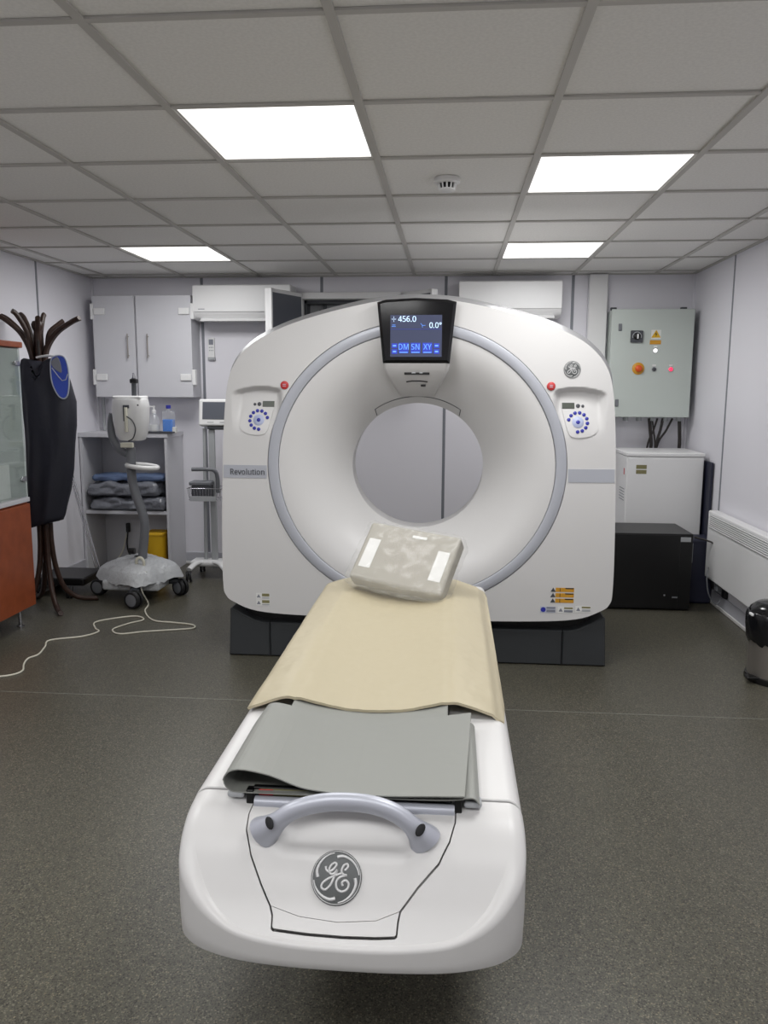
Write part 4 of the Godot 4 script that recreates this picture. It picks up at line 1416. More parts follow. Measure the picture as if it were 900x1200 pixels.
func bookcase() -> void:
	var t := thing("bookcase", "low white open bookcase under the wall cupboard", "bookcase", Vector3(-2.515, 0, -6.18))
	part(t, "side_panel", G.new().rbox(Vector3(-0.337, 0.53, 0), Vector3(0.022, 1.06, 0.36), 0.002), M.laminate)
	part(t, "side_panel", G.new().rbox(Vector3(0.337, 0.53, 0), Vector3(0.022, 1.06, 0.36), 0.002), M.laminate)
	part(t, "top", G.new().rbox(Vector3(0, 1.078, 0), Vector3(0.712, 0.034, 0.37), 0.002), M.laminate)
	part(t, "shelf", G.new().rbox(Vector3(0, 0.476, 0.005), Vector3(0.650, 0.026, 0.34), 0.002), M.laminate)
	part(t, "back_board", G.new().rbox(Vector3(0, 0.53, -0.172), Vector3(0.65, 1.06, 0.008), 0.001), M.laminate)
	var nz := FastNoiseLite.new()
	nz.seed = 9
	nz.frequency = 7.0
	nz.fractal_octaves = 4
	var i := 0
	for q in [[Vector3(-2.50, 0.541, -6.12), Vector3(0.60, 0.10, 0.26), M.grey_bag, "grey folded blanket in clear film, lowest on the bookcase shelf"], [Vector3(-2.535, 0.655, -6.12), Vector3(0.58, 0.105, 0.27), M.grey_bag, "grey folded blanket in clear film lying under the blue cloth"], [Vector3(-2.50, 0.744, -6.14), Vector3(0.58, 0.05, 0.22), M.blue_cloth, "blue folded cloth on top of the wrapped grey blankets"]]:
		var g := G.new().rbox(Vector3.ZERO, q[1], 0.024 if i == 2 else 0.042, 4, 0.02).wrinkle(nz, 0.030 if i < 2 else 0.016, Vector3(0.8, 2.0, 1.0) + Vector3.ONE * i * 0.2, -0.035)
		solo("folded_blanket" if i < 2 else "folded_cloth", g, q[2], q[3], "blanket" if i < 2 else "cloth", q[0])
		i += 1
	var yb := thing("yellow_bin", "yellow rectangular waste bin under the bookcase shelf", "bin", Vector3(-2.31, 0, -6.10))
	var g := G.new()
	g.loft([[Vector3(-0.065, 0.004, -0.09), Vector3(0.065, 0.004, -0.09), Vector3(0.065, 0.004, 0.09), Vector3(-0.065, 0.004, 0.09)], [Vector3(-0.078, 0.30, -0.10), Vector3(0.078, 0.30, -0.10), Vector3(0.078, 0.30, 0.10), Vector3(-0.078, 0.30, 0.10)]], true)
	part(yb, "bin_body", g, M.yellow)
	part(yb, "bin_rim", G.new().rbox(Vector3(0, 0.305, 0), Vector3(0.166, 0.018, 0.21), 0.005, 2), M.yellow)
	# wiring inside the bookcase
	var pc := thing("power_lead", "black and cream leads with a plug inside the bookcase foot", "cable", Vector3(-2.62, 0, -6.2))
	part(pc, "plug", G.new().rbox(Vector3(-0.02, 0.30, -0.13), Vector3(0.03, 0.075, 0.03), 0.006, 2), M.black)
	part(pc, "lead", G.new().tube(smooth([Vector3(-0.02, 0.27, -0.12), Vector3(-0.022, 0.16, -0.10), Vector3(0.02, 0.09, -0.05), Vector3(0.10, 0.065, 0.0), Vector3(0.18, 0.075, 0.02)], 5), 0.007, 6), M.black)
	part(pc, "lead", G.new().tube(smooth([Vector3(-0.03, 0.25, -0.12), Vector3(-0.045, 0.12, -0.06), Vector3(-0.08, 0.05, 0.0), Vector3(-0.15, 0.02, 0.08), Vector3(0.02, 0.01, 0.12)], 5), 0.006, 6), M.cord)
	part(pc, "adaptor", G.new().rbox(Vector3(0.17, 0.17, 0.02), Vector3(0.045, 0.09, 0.06), 0.006, 2), M.black)
	# on top
	var pb := thing("pump_bottle", "clear pump bottle standing on the white bookcase", "bottle", Vector3(-2.305, 1.095, -6.12))
	part(pb, "bottle_body", G.new().lathe([Vector2(0, 0.002), Vector2(0.040, 0.002), Vector2(0.042, 0.010), Vector2(0.042, 0.085), Vector2(0.034, 0.12), Vector2(0.016, 0.145), Vector2(0.014, 0.155)], 20), M.clear)
	part(pb, "contents", G.new().lathe([Vector2(0, 0.005), Vector2(0.037, 0.005), Vector2(0.038, 0.06), Vector2(0, 0.06)], 18), M.appliance)
	part(pb, "pump", G.new().lathe([Vector2(0.017, 0.150), Vector2(0.017, 0.172), Vector2(0.008, 0.176), Vector2(0.007, 0.198), Vector2(0, 0.20)], 14).rbox(Vector3(-0.012, 0.200, 0), Vector3(0.045, 0.012, 0.014), 0.004), M.appliance)
	var bb := thing("blue_bottle", "square clear bottle half full of bright blue fluid on bookcase", "bottle", Vector3(-2.185, 1.095, -6.11))
	part(bb, "fluid", G.new().rbox(Vector3(0, 0.053, 0), Vector3(0.080, 0.100, 0.060), 0.006, 2), M.fluid, "bright blue fluid")
	part(bb, "bottle_body", G.new().rbox(Vector3(0, 0.085, 0), Vector3(0.087, 0.168, 0.067), 0.012, 3).tube([Vector3(0, 0.165, 0), Vector3(0, 0.19, 0)], 0.016, 14), M.clear)
	part(bb, "cap", G.new().tube([Vector3(0, 0.186, 0), Vector3(0, 0.212, 0)], 0.019, 16), M.key_blue)
	solo("white_carton", G.new().rbox(Vector3(0, 0.025, 0), Vector3(0.035, 0.05, 0.035), 0.003), M.paper, "tiny white carton at the bookcase edge beside the blue bottle", "carton", Vector3(-2.125, 1.095, -6.07)).scale = Vector3(0.9, 0.9, 0.9)
	solo("small_jar", G.new().lathe([Vector2(0, 0.0), Vector2(0.022, 0.0), Vector2(0.022, 0.055), Vector2(0.018, 0.06), Vector2(0.018, 0.072), Vector2(0, 0.072)], 16), M.paper, "small white jar between the injector and the pump bottle", "jar", Vector3(-2.375, 1.095, -6.12))
	solo("paper_tray", G.new().rbox(Vector3(0, 0.006, 0), Vector3(0.26, 0.012, 0.12), 0.002), M.dark_grey, "flat dark tray of papers on the bookcase top", "tray", Vector3(-2.25, 1.095, -6.05))


func injector() -> void:
	var t := thing("contrast_injector", "wheeled contrast injector with pale barrel head and curved grey column", "injector", Vector3(-2.14, 0, -5.30))
	var at := func(x: float, y: float, z := 0.05) -> Vector3: return Vector3(x + 2.14, y, z)
	# base under a plastic sheet
	part(t, "base", G.new().rbox(Vector3(0, 0.115, 0), Vector3(0.40, 0.07, 0.36), 0.02, 2), M.poly_sheet)
	for q in [[-0.30, -0.01, 1.35], [0.075, 0.31, 1.3], [0.265, -0.06, 1.0], [-0.06, -0.33, 1.2]]:
		part(t, "leg", G.new().tube([Vector3(0, 0.115, 0), Vector3(q[0] * 0.95, 0.105, q[1] * 0.95)], [0.05, 0.032], 10, Vector2(1, 0.7)), M.dark_grey)
		caster(t, Vector3(q[0], 0, q[1]), 0.058, q[2], M.grey)
	var nz := FastNoiseLite.new()
	nz.seed = 5
	nz.frequency = 6.0
	var rows := []
	for i in 13:
		var e := i / 12.0
		var row := []
		for k in 64:
			var a := TAU * k / 64
			var star := 0.20
			for q in [[-0.30, -0.01], [0.09, 0.27], [0.28, -0.06], [-0.06, -0.33]]:
				var d := wrapf(a - atan2(q[1], q[0]), -PI, PI)
				star = maxf(star, 0.20 + (Vector2(q[0], q[1]).length() - 0.225) * exp(-d * d / 0.22))
			var r := star * pow(e, 0.8) + 0.035
			var y := 0.285 - 0.10 * pow(e, 1.6) - 0.045 * smoothstep(0.85, 1.0, e) + 0.014 * nz.get_noise_2d(cos(a) * e, sin(a) * e) + 0.006 * sin(a * 9.0) * e * e
			row.append(Vector3(cos(a) * r, y, sin(a) * r))
		rows.append(row)
	part(t, "dust_sheet", G.new().loft(rows, true, Vector3.UP), M.poly_sheet, "pale translucent plastic sheet over the base")
	part(t, "cable_loop", G.new().tube(smooth([at.call(-2.10, 0.24, 0.14), at.call(-2.10, 0.29, 0.15), at.call(-2.07, 0.305, 0.15), at.call(-2.05, 0.28, 0.15), at.call(-2.05, 0.25, 0.15)], 5), 0.010, 8), M.cord)
	part(t, "name_tag", G.new().rbox(at.call(-2.055, 0.215, 0.20), Vector3(0.09, 0.02, 0.004), 0.001), M.paper)
	# column, ring handle, bracket
	part(t, "column", G.new().tube(smooth([at.call(-2.105, 0.14), at.call(-2.095, 0.30), at.call(-2.072, 0.50), at.call(-2.085, 0.60), at.call(-2.125, 0.72), at.call(-2.148, 0.84), at.call(-2.146, 1.04)], 6), 0.037, 14, Vector2(1.0, 0.8)), M.grey)
	part(t, "clamp_knob", G.new().tube([at.call(-2.15, 0.33), at.call(-2.19, 0.33)], 0.022, 12), M.black)
	var ring := []
	for k in 41:
		var a := TAU * k / 40
		ring.append(at.call(-2.068 + 0.100 * cos(a), 0.915 - 0.010 * cos(a), 0.06 + 0.085 * sin(a)))
	part(t, "ring_handle", G.new().tube(ring, 0.016, 10), M.appliance, "white oval ring handle")
	part(t, "ring_tray", G.new().rbox(at.call(-2.072, 0.905, 0.06), Vector3(0.15, 0.014, 0.12), 0.005, 2), M.dark_grey)
	part(t, "yoke", G.new().tube(smooth([at.call(-2.265, 1.265, 0.04), at.call(-2.280, 1.20, 0.04), at.call(-2.278, 1.12, 0.04), at.call(-2.245, 1.045, 0.04), at.call(-2.19, 1.005, 0.05), at.call(-2.135, 0.995, 0.05)], 6), 0.020, 10, Vector2(1.0, 1.3)), M.grey)
	# barrel head
	rows = []
	for q in [[1.088, 0.070, 0.05], [1.095, 0.085, 0.062], [1.14, 0.102, 0.080], [1.22, 0.115, 0.090], [1.31, 0.119, 0.092], [1.355, 0.113, 0.088], [1.366, 0.108, 0.084]]:
		var row := []
		for k in 40:
			var a := TAU * k / 40
			var cc := cos(a)
			var ss := sin(a)
			row.append(at.call(-2.135 + q[1] * signf(cc) * pow(absf(cc), 0.7), q[0], 0.05 + q[2] * signf(ss) * pow(absf(ss), 0.7)))
		rows.append(row)
	var hg := G.new().loft(rows, true)
	hg.fan(rows[0], Vector3.DOWN)
	hg.fan(rows[6], Vector3.UP)
	var head := part(t, "barrel_head", hg, M.appliance)
	part(head, "lid", G.new().rbox(at.call(-2.135, 1.374, 0.05), Vector3(0.19, 0.022, 0.15), 0.010, 3), M.appliance)
	part(head, "syringe_port", G.new().rbox(at.call(-2.130, 1.315, 0.142), Vector3(0.042, 0.022, 0.010), 0.004, 2), M.dark_grey)
	part(head, "syringe", G.new().tube([at.call(-2.130, 1.31, 0.150), at.call(-2.130, 1.15, 0.150)], 0.011, 10), M.cord)
	part(head, "syringe_holder", G.new().rbox(at.call(-2.143, 1.27, 0.146), Vector3(0.012, 0.10, 0.012), 0.003), M.dark_grey)
	part(head, "tubing", G.new().tube(smooth([at.call(-2.128, 1.255, 0.155), at.call(-2.085, 1.225, 0.160), at.call(-2.065, 1.17, 0.160), at.call(-2.085, 1.11, 0.155), at.call(-2.120, 1.09, 0.150)], 5), 0.004, 6), M.dark_grey)
	part(head, "connector_block", G.new().rbox(at.call(-2.138, 1.062, 0.13), Vector3(0.085, 0.034, 0.03), 0.006, 2), M.cord)
	part(head, "screw", G.new().rbox(at.call(-2.055, 1.325, 0.128), Vector3(0.010, 0.010, 0.006), 0.002), M.dark_grey)
	part(t, "top_post", G.new().tube([at.call(-2.108, 1.38), at.call(-2.106, 1.50)], 0.016, 10), M.dark_grey)
	part(t, "top_clamp", G.new().rbox(at.call(-2.106, 1.482), Vector3(0.048, 0.030, 0.04), 0.008, 2), M.black)
	part(t, "post_tip", G.new().tube([at.call(-2.106, 1.495), at.call(-2.106, 1.535)], [0.014, 0.006], 10), M.chrome)
	# the mains lead on the floor
	var px := [[-2.02, -5.12], [-1.985, -5.02], [-1.968, -4.932], [-1.90, -4.80], [-1.81, -4.70], [-1.68, -4.675], [-1.555, -4.64], [-1.53, -4.575], [-1.62, -4.535], [-1.80, -4.475], [-1.923, -4.42], [-2.0, -4.50], [-1.96, -4.62], [-1.895, -4.72], [-1.975, -4.79], [-2.10, -4.72], [-2.17, -4.63], [-2.11, -4.51], [-2.066, -4.45], [-2.12, -4.35], [-2.27, -4.265], [-2.24, -4.15], [-2.21, -4.02], [-2.23, -3.95], [-2.205, -3.86], [-2.16, -3.76], [-2.20, -3.69], [-2.35, -3.64], [-2.6, -3.60]]
	var pts := [Vector3(-2.05, 0.20, -5.08), Vector3(-2.035, 0.10, -5.06)]
	for q in px:
		pts.append(Vector3(q[0], 0.005, q[1]))
	solo("mains_lead", G.new().tube(smooth(pts, 5), 0.0048, 7), M.cord, "thin white mains lead looping over the floor from the injector", "cable")


func monitor_trolley() -> void:
	var t := thing("monitor_trolley", "white wheeled stand with twin posts and wire basket beside the gantry", "trolley", Vector3(-1.78, 0, -5.92))
	var at := func(x: float, y: float, z := 0.0) -> Vector3: return Vector3(x + 1.78, y, z)
	part(t, "post", G.new().tube([at.call(-1.862, 0.10), at.call(-1.845, 1.14)], 0.013, 10), M.light_grey)
	part(t, "post", G.new().rbox(at.call(-1.790, 0.60), Vector3(0.045, 1.06, 0.03), 0.006, 2), M.light_grey)
	part(t, "base", G.new().rbox(at.call(-1.80, 0.115), Vector3(0.34, 0.045, 0.14), 0.02, 3), M.appliance)
	for x in [-1.945, -1.66]:
		part(t, "leg", G.new().tube(smooth([at.call(-1.85, 0.12, 0.0), at.call(lerpf(-1.85, x, 0.6), 0.125, 0.08), at.call(x, 0.09, 0.16)], 5), 0.026, 10, Vector2(1, 0.7)), M.appliance)
		part(t, "leg", G.new().tube([at.call(-1.80, 0.115, -0.02), at.call(x, 0.10, -0.16)], 0.024, 10, Vector2(1, 0.7)), M.appliance)
		caster(t, at.call(x, 0, 0.17), 0.040, 0.3, M.appliance)
		caster(t, at.call(x, 0, -0.17), 0.040, 0.3, M.appliance)
	part(t, "push_handle", G.new().tube(smooth([at.call(-1.925, 0.838, 0.08), at.call(-1.82, 0.84, 0.08), at.call(-1.755, 0.83, 0.07), at.call(-1.74, 0.77, 0.05), at.call(-1.745, 0.66, 0.03)], 5), 0.015, 10), M.grey)
	var g := G.new()
	for y in [0.615, 0.70]:
		var w := 0.115 if y < 0.65 else 0.13
		g.tube([at.call(-1.82 - w, y, 0.13), at.call(-1.82 + w, y, 0.13), at.call(-1.82 + w, y, -0.05), at.call(-1.82 - w, y, -0.05), at.call(-1.82 - w, y, 0.13)], 0.0035, 6)
	for k in 12:
		var x := lerpf(-0.11, 0.11, k / 11.0)
		g.tube([at.call(-1.82 + x, 0.612, 0.128), at.call(-1.82 + x * 1.15, 0.70, 0.13)], 0.002, 4)
		g.tube([at.call(-1.82 + x, 0.615, 0.13), at.call(-1.82 + x, 0.615, -0.05)], 0.002, 4)
	for k in 6:
		var z := lerpf(-0.04, 0.12, k / 5.0)
		g.tube([at.call(-1.935, 0.612, z), at.call(-1.95, 0.70, z)], 0.002, 4)
	part(t, "wire_basket", g, M.chrome)
	part(t, "basket_plate", G.new().rbox(at.call(-1.83, 0.625, 0.134), Vector3(0.20, 0.038, 0.004), 0.001), M.light_grey)
	var m := thing("patient_monitor", "white patient monitor with dark screen on the wheeled stand", "monitor", Vector3(-1.735, 1.155, -5.92))
	m.rotation.x = -0.16
	part(m, "monitor_case", G.new().rbox(Vector3(0, 0.10, 0), Vector3(0.285, 0.20, 0.09), 0.014, 3), M.appliance)
	part(m, "monitor_screen", G.new().rbox(Vector3(0.004, 0.112, 0.0455), Vector3(0.232, 0.130, 0.003), 0.001), M.sash_glass, "dark grey switched-off screen")
	part(m, "key_strip", G.new().rbox(Vector3(-0.05, 0.026, 0.0455), Vector3(0.05, 0.006, 0.002), 0.001).rbox(Vector3(0.05, 0.026, 0.0455), Vector3(0.06, 0.006, 0.002), 0.001), M.light_grey)
	part(m, "mount", G.new().rbox(Vector3(0.0, -0.012, 0), Vector3(0.16, 0.022, 0.06), 0.006, 2), M.dark_grey)
	var box := thing("grey_case", "small grey case lying in the trolley's wire basket", "case", Vector3(-1.855, 0.622, -5.87))
	part(box, "case_body", G.new().rbox(Vector3(0, 0.05, 0), Vector3(0.14, 0.095, 0.12), 0.008, 2), M.dark_grey)
	part(box, "case_lid", G.new().rbox(Vector3(-0.005, 0.112, 0.0), Vector3(0.165, 0.030, 0.13), 0.010, 2), M.grey)


# ---------------------------------------------------------------- back wall
func back_wall_things() -> void:
	var c := thing("wall_cupboard", "white two-door wall cupboard above the bookcase", "cupboard", Vector3(-2.385, 1.365, -6.26))
	part(c, "carcass", G.new().rbox(Vector3(0, 0.39, -0.012), Vector3(0.77, 0.775, 0.19), 0.002), M.laminate)
	for s in [[-0.226, 0.330, 1.0], [0.170, 0.434, -1.0]]:
		var d := part(c, "door", G.new().rbox(Vector3(s[0], 0.388, 0.096), Vector3(s[1], 0.770, 0.020), 0.002), M.laminate)
		var hx := -0.112 if s[2] > 0 else 0.045
		part(d, "bar_handle", G.new().tube([Vector3(hx, 0.30, 0.130), Vector3(hx, 0.485, 0.130)], 0.005, 8).tube([Vector3(hx, 0.32, 0.10), Vector3(hx, 0.32, 0.13)], 0.004, 6).tube([Vector3(hx, 0.465, 0.10), Vector3(hx, 0.465, 0.13)], 0.004, 6), M.steel, "thin steel bar handle")
	for s in [-1.0, 1.0]:
		for y in [0.155, 0.655]:
			part(c, "hinge", G.new().rbox(Vector3(s * 0.335, y, 0.112), Vector3(0.085, 0.050, 0.014), 0.005, 2).rbox(Vector3(s * 0.396, y, 0.085), Vector3(0.028, 0.12, 0.05), 0.006, 2), M.appliance, "white surface hinge")
	air_conditioner(Vector3(-1.605, 1.955, ZB), "white wall air conditioner beside the white wall cupboard")
	air_conditioner(Vector3(0.420, 1.970, ZB), "white wall air conditioner between gantry top and electrical cabinet")
	var r := thing("remote_control", "small white remote control in a wall holder beneath air conditioner", "remote control", Vector3(-1.905, 1.665, ZB + 0.012))
	part(r, "remote_body", G.new().rbox(Vector3(0, 0.085, 0), Vector3(0.052, 0.165, 0.018), 0.005, 2), M.appliance)
	part(r, "remote_display", G.new().rbox(Vector3(0, 0.135, 0.0095), Vector3(0.036, 0.042, 0.002), 0.0005), M.slate)
	for k in 6:
		part(r, "button", G.new().rbox(Vector3(-0.013 + 0.013 * (k % 3), 0.092 - 0.022 * (k / 3), 0.0095), Vector3(0.008, 0.009, 0.003), 0.001), M.light_grey)
	part(r, "holder", G.new().rbox(Vector3(0, 0.006, 0.002), Vector3(0.058, 0.022, 0.024), 0.004), M.light_grey)
	# conduit in the left corner
	solo("conduit_pipe", G.new().tube([Vector3(0, 0, 0), Vector3(0, 0.265, 0)], 0.014, 10), M.light_grey, "short grey conduit between bookcase top and wall cupboard", "pipe", Vector3(-2.80, 1.096, -6.33))
	# trunking down from the ceiling
	var k := thing("cable_trunking", "wide white cable trunking coming down from ceiling beside electrical cabinet", "trunking", Vector3(1.086, 0.0, ZB))
	part(k, "trunk_lid", G.new().rbox(Vector3(0, 1.60, 0.03), Vector3(0.135, 1.388, 0.06), 0.004), M.appliance)
	part(k, "trunk_edge", G.new().rbox(Vector3(0.0, 1.60, 0.02), Vector3(0.147, 1.388, 0.035), 0.003), M.laminate)
	electrical_cabinet()


func air_conditioner(at: Vector3, label: String) -> void:
	var t := thing("air_conditioner", label, "air conditioner", at, 0.0, "wall air conditioners")
	var prof := PackedVector2Array()
	for q in [[0.0, 0.0], [0.14, 0.0], [0.185, 0.022], [0.207, 0.06], [0.212, 0.12], [0.208, 0.235], [0.190, 0.262], [0.0, 0.268]]:
		prof.append(Vector2(q[0], q[1]))
	var g := G.new()
	g.x = Transform3D(Basis(Vector3.UP, -PI / 2), Vector3.ZERO)
	g.prism(prof, -0.38, 0.38, 0.006)
	part(t, "unit_case", g, M.appliance)
	part(t, "front_panel", G.new().rbox(Vector3(0, 0.158, 0.212), Vector3(0.755, 0.195, 0.008), 0.003), M.appliance)
	part(t, "outlet_slot", G.new().rbox(Vector3(0, 0.008, 0.115), Vector3(0.66, 0.020, 0.07), 0.002), M.dark_grey)
	var f := part(t, "louvre", G.new().rbox(Vector3.ZERO, Vector3(0.66, 0.006, 0.075), 0.002), M.appliance)
	f.position = Vector3(0, 0.010, 0.172)
	f.rotation.x = 0.5
	part(t, "maker_mark", G.new().rbox(Vector3(-0.31, 0.080, 0.2165), Vector3(0.05, 0.005, 0.001), 0.0002), M.slate)


func electrical_cabinet() -> void:
	var t := thing("electrical_cabinet", "pale grey-green electrical cabinet with switches on the back wall", "electrical cabinet", Vector3(1.462, 1.238, ZB))
	part(t, "cabinet_box", G.new().rbox(Vector3(0.000, 0.393, 0.095), Vector3(0.580, 0.780, 0.186), 0.004), M.elec)
	part(t, "door_gap_shade", G.new().rbox(Vector3(0.002, 0.393, 0.192), Vector3(0.594, 0.786, 0.010), 0.002), M.black)  # black plate, the shadow in the door gap painted as colour
	var d := part(t, "door", G.new().rbox(Vector3(-0.004, 0.393, 0.208), Vector3(0.592, 0.784, 0.022), 0.004, 2), M.elec, "pale grey-green metal door")
	var z := 0.220
	for y in [0.105, 0.655]:
		part(d, "lock", G.new().rbox(Vector3(-0.238, y, z + 0.002), Vector3(0.026, 0.052, 0.008), 0.006, 2), M.grey)
	part(d, "main_switch", G.new().rbox(Vector3(-0.118, 0.588, z + 0.008), Vector3(0.088, 0.086, 0.018), 0.005, 2), M.dark_grey, "dark rotary main switch")
	var arc := []
	for k in 13:
		var a := deg_to_rad(200.0 - 220.0 * k / 12)
		arc.append(Vector3(-0.118 + 0.031 * cos(a), 0.588 + 0.031 * sin(a), z + 0.018))
	var sw := part(d, "switch_dial", disc(0.024, 0.012, 20), M.black)
	sw.position = Vector3(-0.118, 0.588, z + 0.017)
	part(sw, "pointer", G.new().rbox(Vector3(0.004, 0, 0.013), Vector3(0.011, 0.034, 0.008), 0.002), M.appliance)
	part(d, "dial_scale", G.new().tube(arc, 0.003, 5), M.light_grey)
	var s := part(d, "warning_sign", G.new().rbox(Vector3(0.022, 0.603, z), Vector3(0.070, 0.066, 0.002), 0.0005), M.paper, "white sign with yellow hazard triangle")
	part(s, "hazard_triangle", G.new().prism(PackedVector2Array([Vector2(-0.012, 0.580), Vector2(0.056, 0.580), Vector2(0.022, 0.636)]), z + 0.001, z + 0.0022), M.yellow)
	part(s, "bolt_mark", G.new().prism(PackedVector2Array([Vector2(0.024, 0.626), Vector2(0.014, 0.603), Vector2(0.021, 0.604), Vector2(0.019, 0.584), Vector2(0.030, 0.608), Vector2(0.023, 0.607)]), z + 0.002, z + 0.0032), M.ink)
	part(s, "yellow_strip", G.new().rbox(Vector3(0.020, 0.547, z), Vector3(0.080, 0.030, 0.002), 0.0005), M.amber)
	var e := part(d, "emergency_stop", disc(0.044, 0.006, 28), M.amber, "orange emergency stop on yellow ring")
	e.position = Vector3(-0.094, 0.357, z)
	var m := part(e, "mushroom_head", G.new().lathe([Vector2(0, 0.032), Vector2(0.018, 0.031), Vector2(0.025, 0.024), Vector2(0.025, 0.018), Vector2(0.014, 0.010), Vector2(0.014, 0.0)], 22), M.red_orange)
	m.rotation.x = PI / 2
	for q in [[0.022, 0.487, M.lamp_white, "indicator_lamp"], [0.020, 0.352, M.dark_grey, "key_switch"], [0.140, 0.352, M.lamp_red, "indicator_lamp"]]:
		var o := part(d, q[3], disc(0.0145, 0.012, 18), q[2])
		o.position = Vector3(q[0], q[1], z)
		var b := part(o, "bezel", disc(0.019, 0.004, 18), M.light_grey)
		part(o, "legend_plate", G.new().rbox(Vector3(0, 0.028, 0.001), Vector3(0.026, 0.013, 0.002), 0.0005), M.paper)
	for k in 6:
		var x := -0.245 + 0.098 * k
		part(t, "cable_gland", G.new().tube([Vector3(x, 0.004, 0.12), Vector3(x, -0.03, 0.12)], 0.020, 10), M.light_grey)
	for q in [[-0.245, -0.30, 0.018], [0.03, 0.06, 0.013], [0.09, 0.03, 0.007], [0.13, 0.095, 0.010], [0.20, 0.10, 0.008], [0.25, 0.27, 0.013], [0.05, 0.09, 0.007]]:
		part(t, "cable", G.new().tube(smooth([Vector3(q[0], -0.01, 0.12), Vector3(lerpf(q[0], q[1], 0.4), -0.10, 0.115), Vector3(q[1], -0.24, 0.09), Vector3(q[1], -0.60, 0.03)], 5), q[2], 8), M.grey if q[2] > 0.017 else M.cable)
	for x in [-0.27, 0.24]:
		part(t, "wall_lug", G.new().rbox(Vector3(x, 0.797, 0.10), Vector3(0.045, 0.022, 0.03), 0.004), M.dark_grey)


# ---------------------------------------------------------------- right corner
func right_corner() -> void:
	var w := thing("white_cabinet", "tall white metal equipment cabinet beneath the electrical cabinet", "cabinet", Vector3(1.50, 0, -6.0))
	part(w, "cabinet_box", G.new().rbox(Vector3(0, 0.49, -0.006), Vector3(0.528, 0.978, 0.50), 0.006, 2), M.appliance)
	part(w, "top_cover", G.new().rbox(Vector3(0, 0.991, 0), Vector3(0.536, 0.026, 0.512), 0.006, 2), M.appliance)
	part(w, "front_door", G.new().rbox(Vector3(0.0, 0.49, 0.249), Vector3(0.516, 0.955, 0.012), 0.003), M.appliance)
	for k in 2:
		part(w, "rating_label", G.new().rbox(Vector3(-0.165, 0.905 - 0.035 * k, 0.2555), Vector3(0.072, 0.028, 0.001), 0.0003), M.olive, "small beige rating label")
	for k in 5:
		part(w, "vent_slot", G.new().rbox(Vector3(-0.2645, 0.66 + 0.02 * k, 0.12), Vector3(0.003, 0.005, 0.16), 0.001), M.grey)
	part(w, "red_mark", G.new().rbox(Vector3(-0.2645, 0.865, 0.17), Vector3(0.003, 0.045, 0.02), 0.001), M.red)
	var u := thing("power_unit", "long low black power unit on the floor beside the gantry", "power unit", Vector3(1.26, 0, -5.49))
	part(u, "unit_case", G.new().rbox(Vector3(0, 0.262, 0), Vector3(0.64, 0.505, 0.43), 0.006, 2), M.black)
	part(u, "front_plate", G.new().rbox(Vector3(-0.035, 0.262, 0.2155), Vector3(0.55, 0.485, 0.006), 0.002), M.black)
	part(u, "corner_label", G.new().rbox(Vector3(0.272, 0.478, 0.2165), Vector3(0.066, 0.030, 0.002), 0.0005), M.light_grey)
	part(u, "status_lamp", G.new().rbox(Vector3(0.155, 0.105, 0.2195), Vector3(0.010, 0.010, 0.003), 0.001), M.light_grey)
	part(u, "latch", G.new().rbox(Vector3(0.222, 0.092, 0.2195), Vector3(0.035, 0.010, 0.004), 0.001), M.grey)
	for q in [[-0.28, 0.18], [0.28, 0.18], [-0.28, -0.18], [0.28, -0.18]]:
		part(u, "foot", G.new().tube([Vector3(q[0], 0.0, q[1]), Vector3(q[0], 0.012, q[1])], 0.02, 10), M.rubber)
	# dark navy shapes standing in for the dark area by the right wall
	var b := thing("navy_block", "dark navy block between the black power unit and right wall", "case", Vector3(1.685, 0, -5.565))
	part(b, "case_body", G.new().rbox(Vector3(0, 0.225, 0), Vector3(0.185, 0.45, 0.20), 0.02, 3), M.dark_navy)
	part(b, "handle_plate", G.new().rbox(Vector3(-0.055, 0.36, 0.102), Vector3(0.014, 0.12, 0.008), 0.002).rbox(Vector3(-0.062, 0.305, 0.104), Vector3(0.026, 0.035, 0.010), 0.002), M.light_grey)
	solo("narrow_navy_slab", G.new().rbox(Vector3(0, 0.48, 0), Vector3(0.016, 0.94, 0.19), 0.006, 2), M.dark_navy, "tall narrow dark navy slab in the gap beside white cabinet", "board", Vector3(1.785, 0, -5.73))  # navy slab standing in for a dark strip beside the cabinet
	var pc := thing("wall_plug_lead", "black lead with grey plugs hanging by the right wall heater", "cable", Vector3(1.74, 0, -5.32))
	part(pc, "lead", G.new().tube(smooth([Vector3(-0.11, 0.47, -0.10), Vector3(-0.02, 0.45, 0.0), Vector3(0.025, 0.38, 0.04), Vector3(0.04, 0.28, 0.05), Vector3(0.02, 0.18, 0.05)], 6), 0.006, 7), M.cable)
	part(pc, "lead", G.new().tube(smooth([Vector3(-0.06, 0.30, 0.06), Vector3(-0.07, 0.22, 0.08), Vector3(-0.05, 0.12, 0.08), Vector3(0.0, 0.06, 0.08), Vector3(0.03, 0.10, 0.07)], 6), 0.004, 6), M.grey)
	part(pc, "plug", G.new().rbox(Vector3(0.020, 0.165, 0.055), Vector3(0.05, 0.045, 0.045), 0.008, 2), M.grey)
	part(pc, "plug", G.new().rbox(Vector3(0.045, 0.14, 0.09), Vector3(0.03, 0.07, 0.05), 0.008, 2), M.black)
	# convector heater on the right wall
	var h := thing("convector_heater", "flat white convector heater with slotted grille on the right wall", "heater", Vector3(XR - 0.004, 0.20, -4.86))
	part(h, "heater_case", G.new().rbox(Vector3(-0.045, 0.225, 0), Vector3(0.066, 0.45, 1.18), 0.010, 3), M.appliance)
	part(h, "wall_bracket", G.new().rbox(Vector3(-0.014, 0.24, 0), Vector3(0.018, 0.30, 0.60), 0.002), M.light_grey)
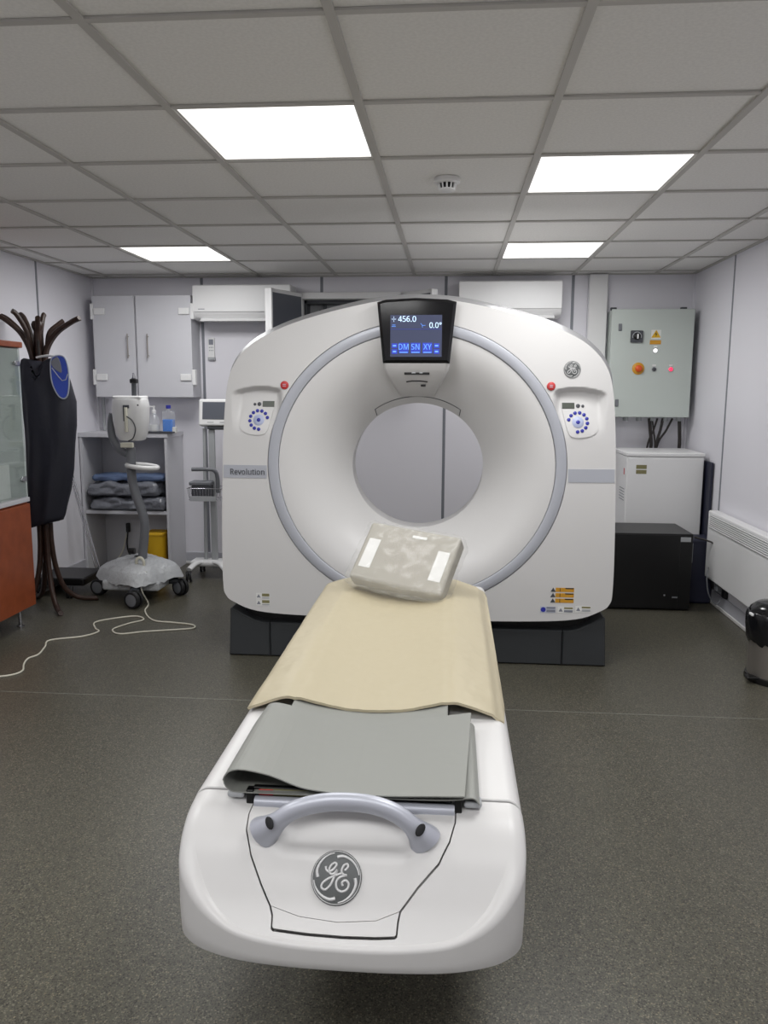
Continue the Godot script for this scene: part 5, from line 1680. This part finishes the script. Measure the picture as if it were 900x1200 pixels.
	part(h, "grille_recess", G.new().rbox(Vector3(-0.0770, 0.385, 0), Vector3(0.004, 0.090, 1.10), 0.001), M.grey)
	for k in 7:
		var s := part(h, "slat", G.new().rbox(Vector3.ZERO, Vector3(0.010, 0.0075, 1.10), 0.002), M.appliance)
		s.position = Vector3(-0.081, 0.347 + 0.0128 * k, 0)
	# pedal bin with a black liner
	var p := thing("pedal_bin", "round steel pedal bin with black liner folded over its rim", "bin", Vector3(1.645, 0, -4.02))
	part(p, "bin_body", G.new().lathe([Vector2(0, 0.012), Vector2(0.132, 0.012), Vector2(0.134, 0.03), Vector2(0.137, 0.33), Vector2(0.13, 0.335)], 36), M.steel)
	part(p, "base_ring", G.new().lathe([Vector2(0, 0.0), Vector2(0.143, 0.0), Vector2(0.146, 0.008), Vector2(0.143, 0.03), Vector2(0.130, 0.032)], 36), M.black)
	part(p, "pedal", G.new().rbox(Vector3(-0.135, 0.028, 0.06), Vector3(0.06, 0.014, 0.05), 0.005, 2), M.black)
	var nz := FastNoiseLite.new()
	nz.seed = 4
	nz.frequency = 12.0
	var rows := []
	for q in [[0.20, 0.140], [0.215, 0.148], [0.25, 0.152], [0.29, 0.156], [0.325, 0.155], [0.345, 0.150], [0.352, 0.138]]:
		var row := []
		for k in 56:
			var a := TAU * k / 56
			var n := nz.get_noise_3d(cos(a) * 0.5, q[0] * 1.5, sin(a) * 0.5)
			row.append(Vector3(cos(a) * (q[1] + 0.012 * n), q[0] + (0.035 * n if q[0] < 0.22 else 0.0), sin(a) * (q[1] + 0.012 * n)))
		rows.append(row)
	part(p, "liner", G.new().loft(rows, true), M.bag_black, "crumpled black plastic liner")
	part(p, "lid", G.new().lathe([Vector2(0.0, 0.402), Vector2(0.06, 0.400), Vector2(0.11, 0.388), Vector2(0.138, 0.366), Vector2(0.142, 0.352), Vector2(0.136, 0.350)], 36), M.gloss)
	part(p, "hinge_tab", G.new().rbox(Vector3(-0.148, 0.342, 0.03), Vector3(0.012, 0.012, 0.04), 0.003), M.appliance)


func small_things() -> void:
	var d := thing("smoke_detector", "round white smoke detector on the grid ceiling", "smoke detector", Vector3(-0.034, YC + 0.008, -3.52))
	part(d, "mount", G.new().lathe([Vector2(0.0, 0.0), Vector2(0.052, 0.0), Vector2(0.056, -0.006), Vector2(0.054, -0.020), Vector2(0.040, -0.024)], 28), M.appliance)
	part(d, "sensor_core", G.new().lathe([Vector2(0.026, -0.020), Vector2(0.026, -0.045)], 20), M.black)
	for k in 12:
		var a := TAU * k / 12
		part(d, "grille_rib", G.new().tube([Vector3(0.038 * cos(a), -0.020, 0.038 * sin(a)), Vector3(0.031 * cos(a), -0.046, 0.031 * sin(a))], 0.004, 6), M.appliance)
	part(d, "cap", G.new().lathe([Vector2(0.034, -0.043), Vector2(0.034, -0.049), Vector2(0.020, -0.055), Vector2(0.0, -0.056)], 24), M.appliance)
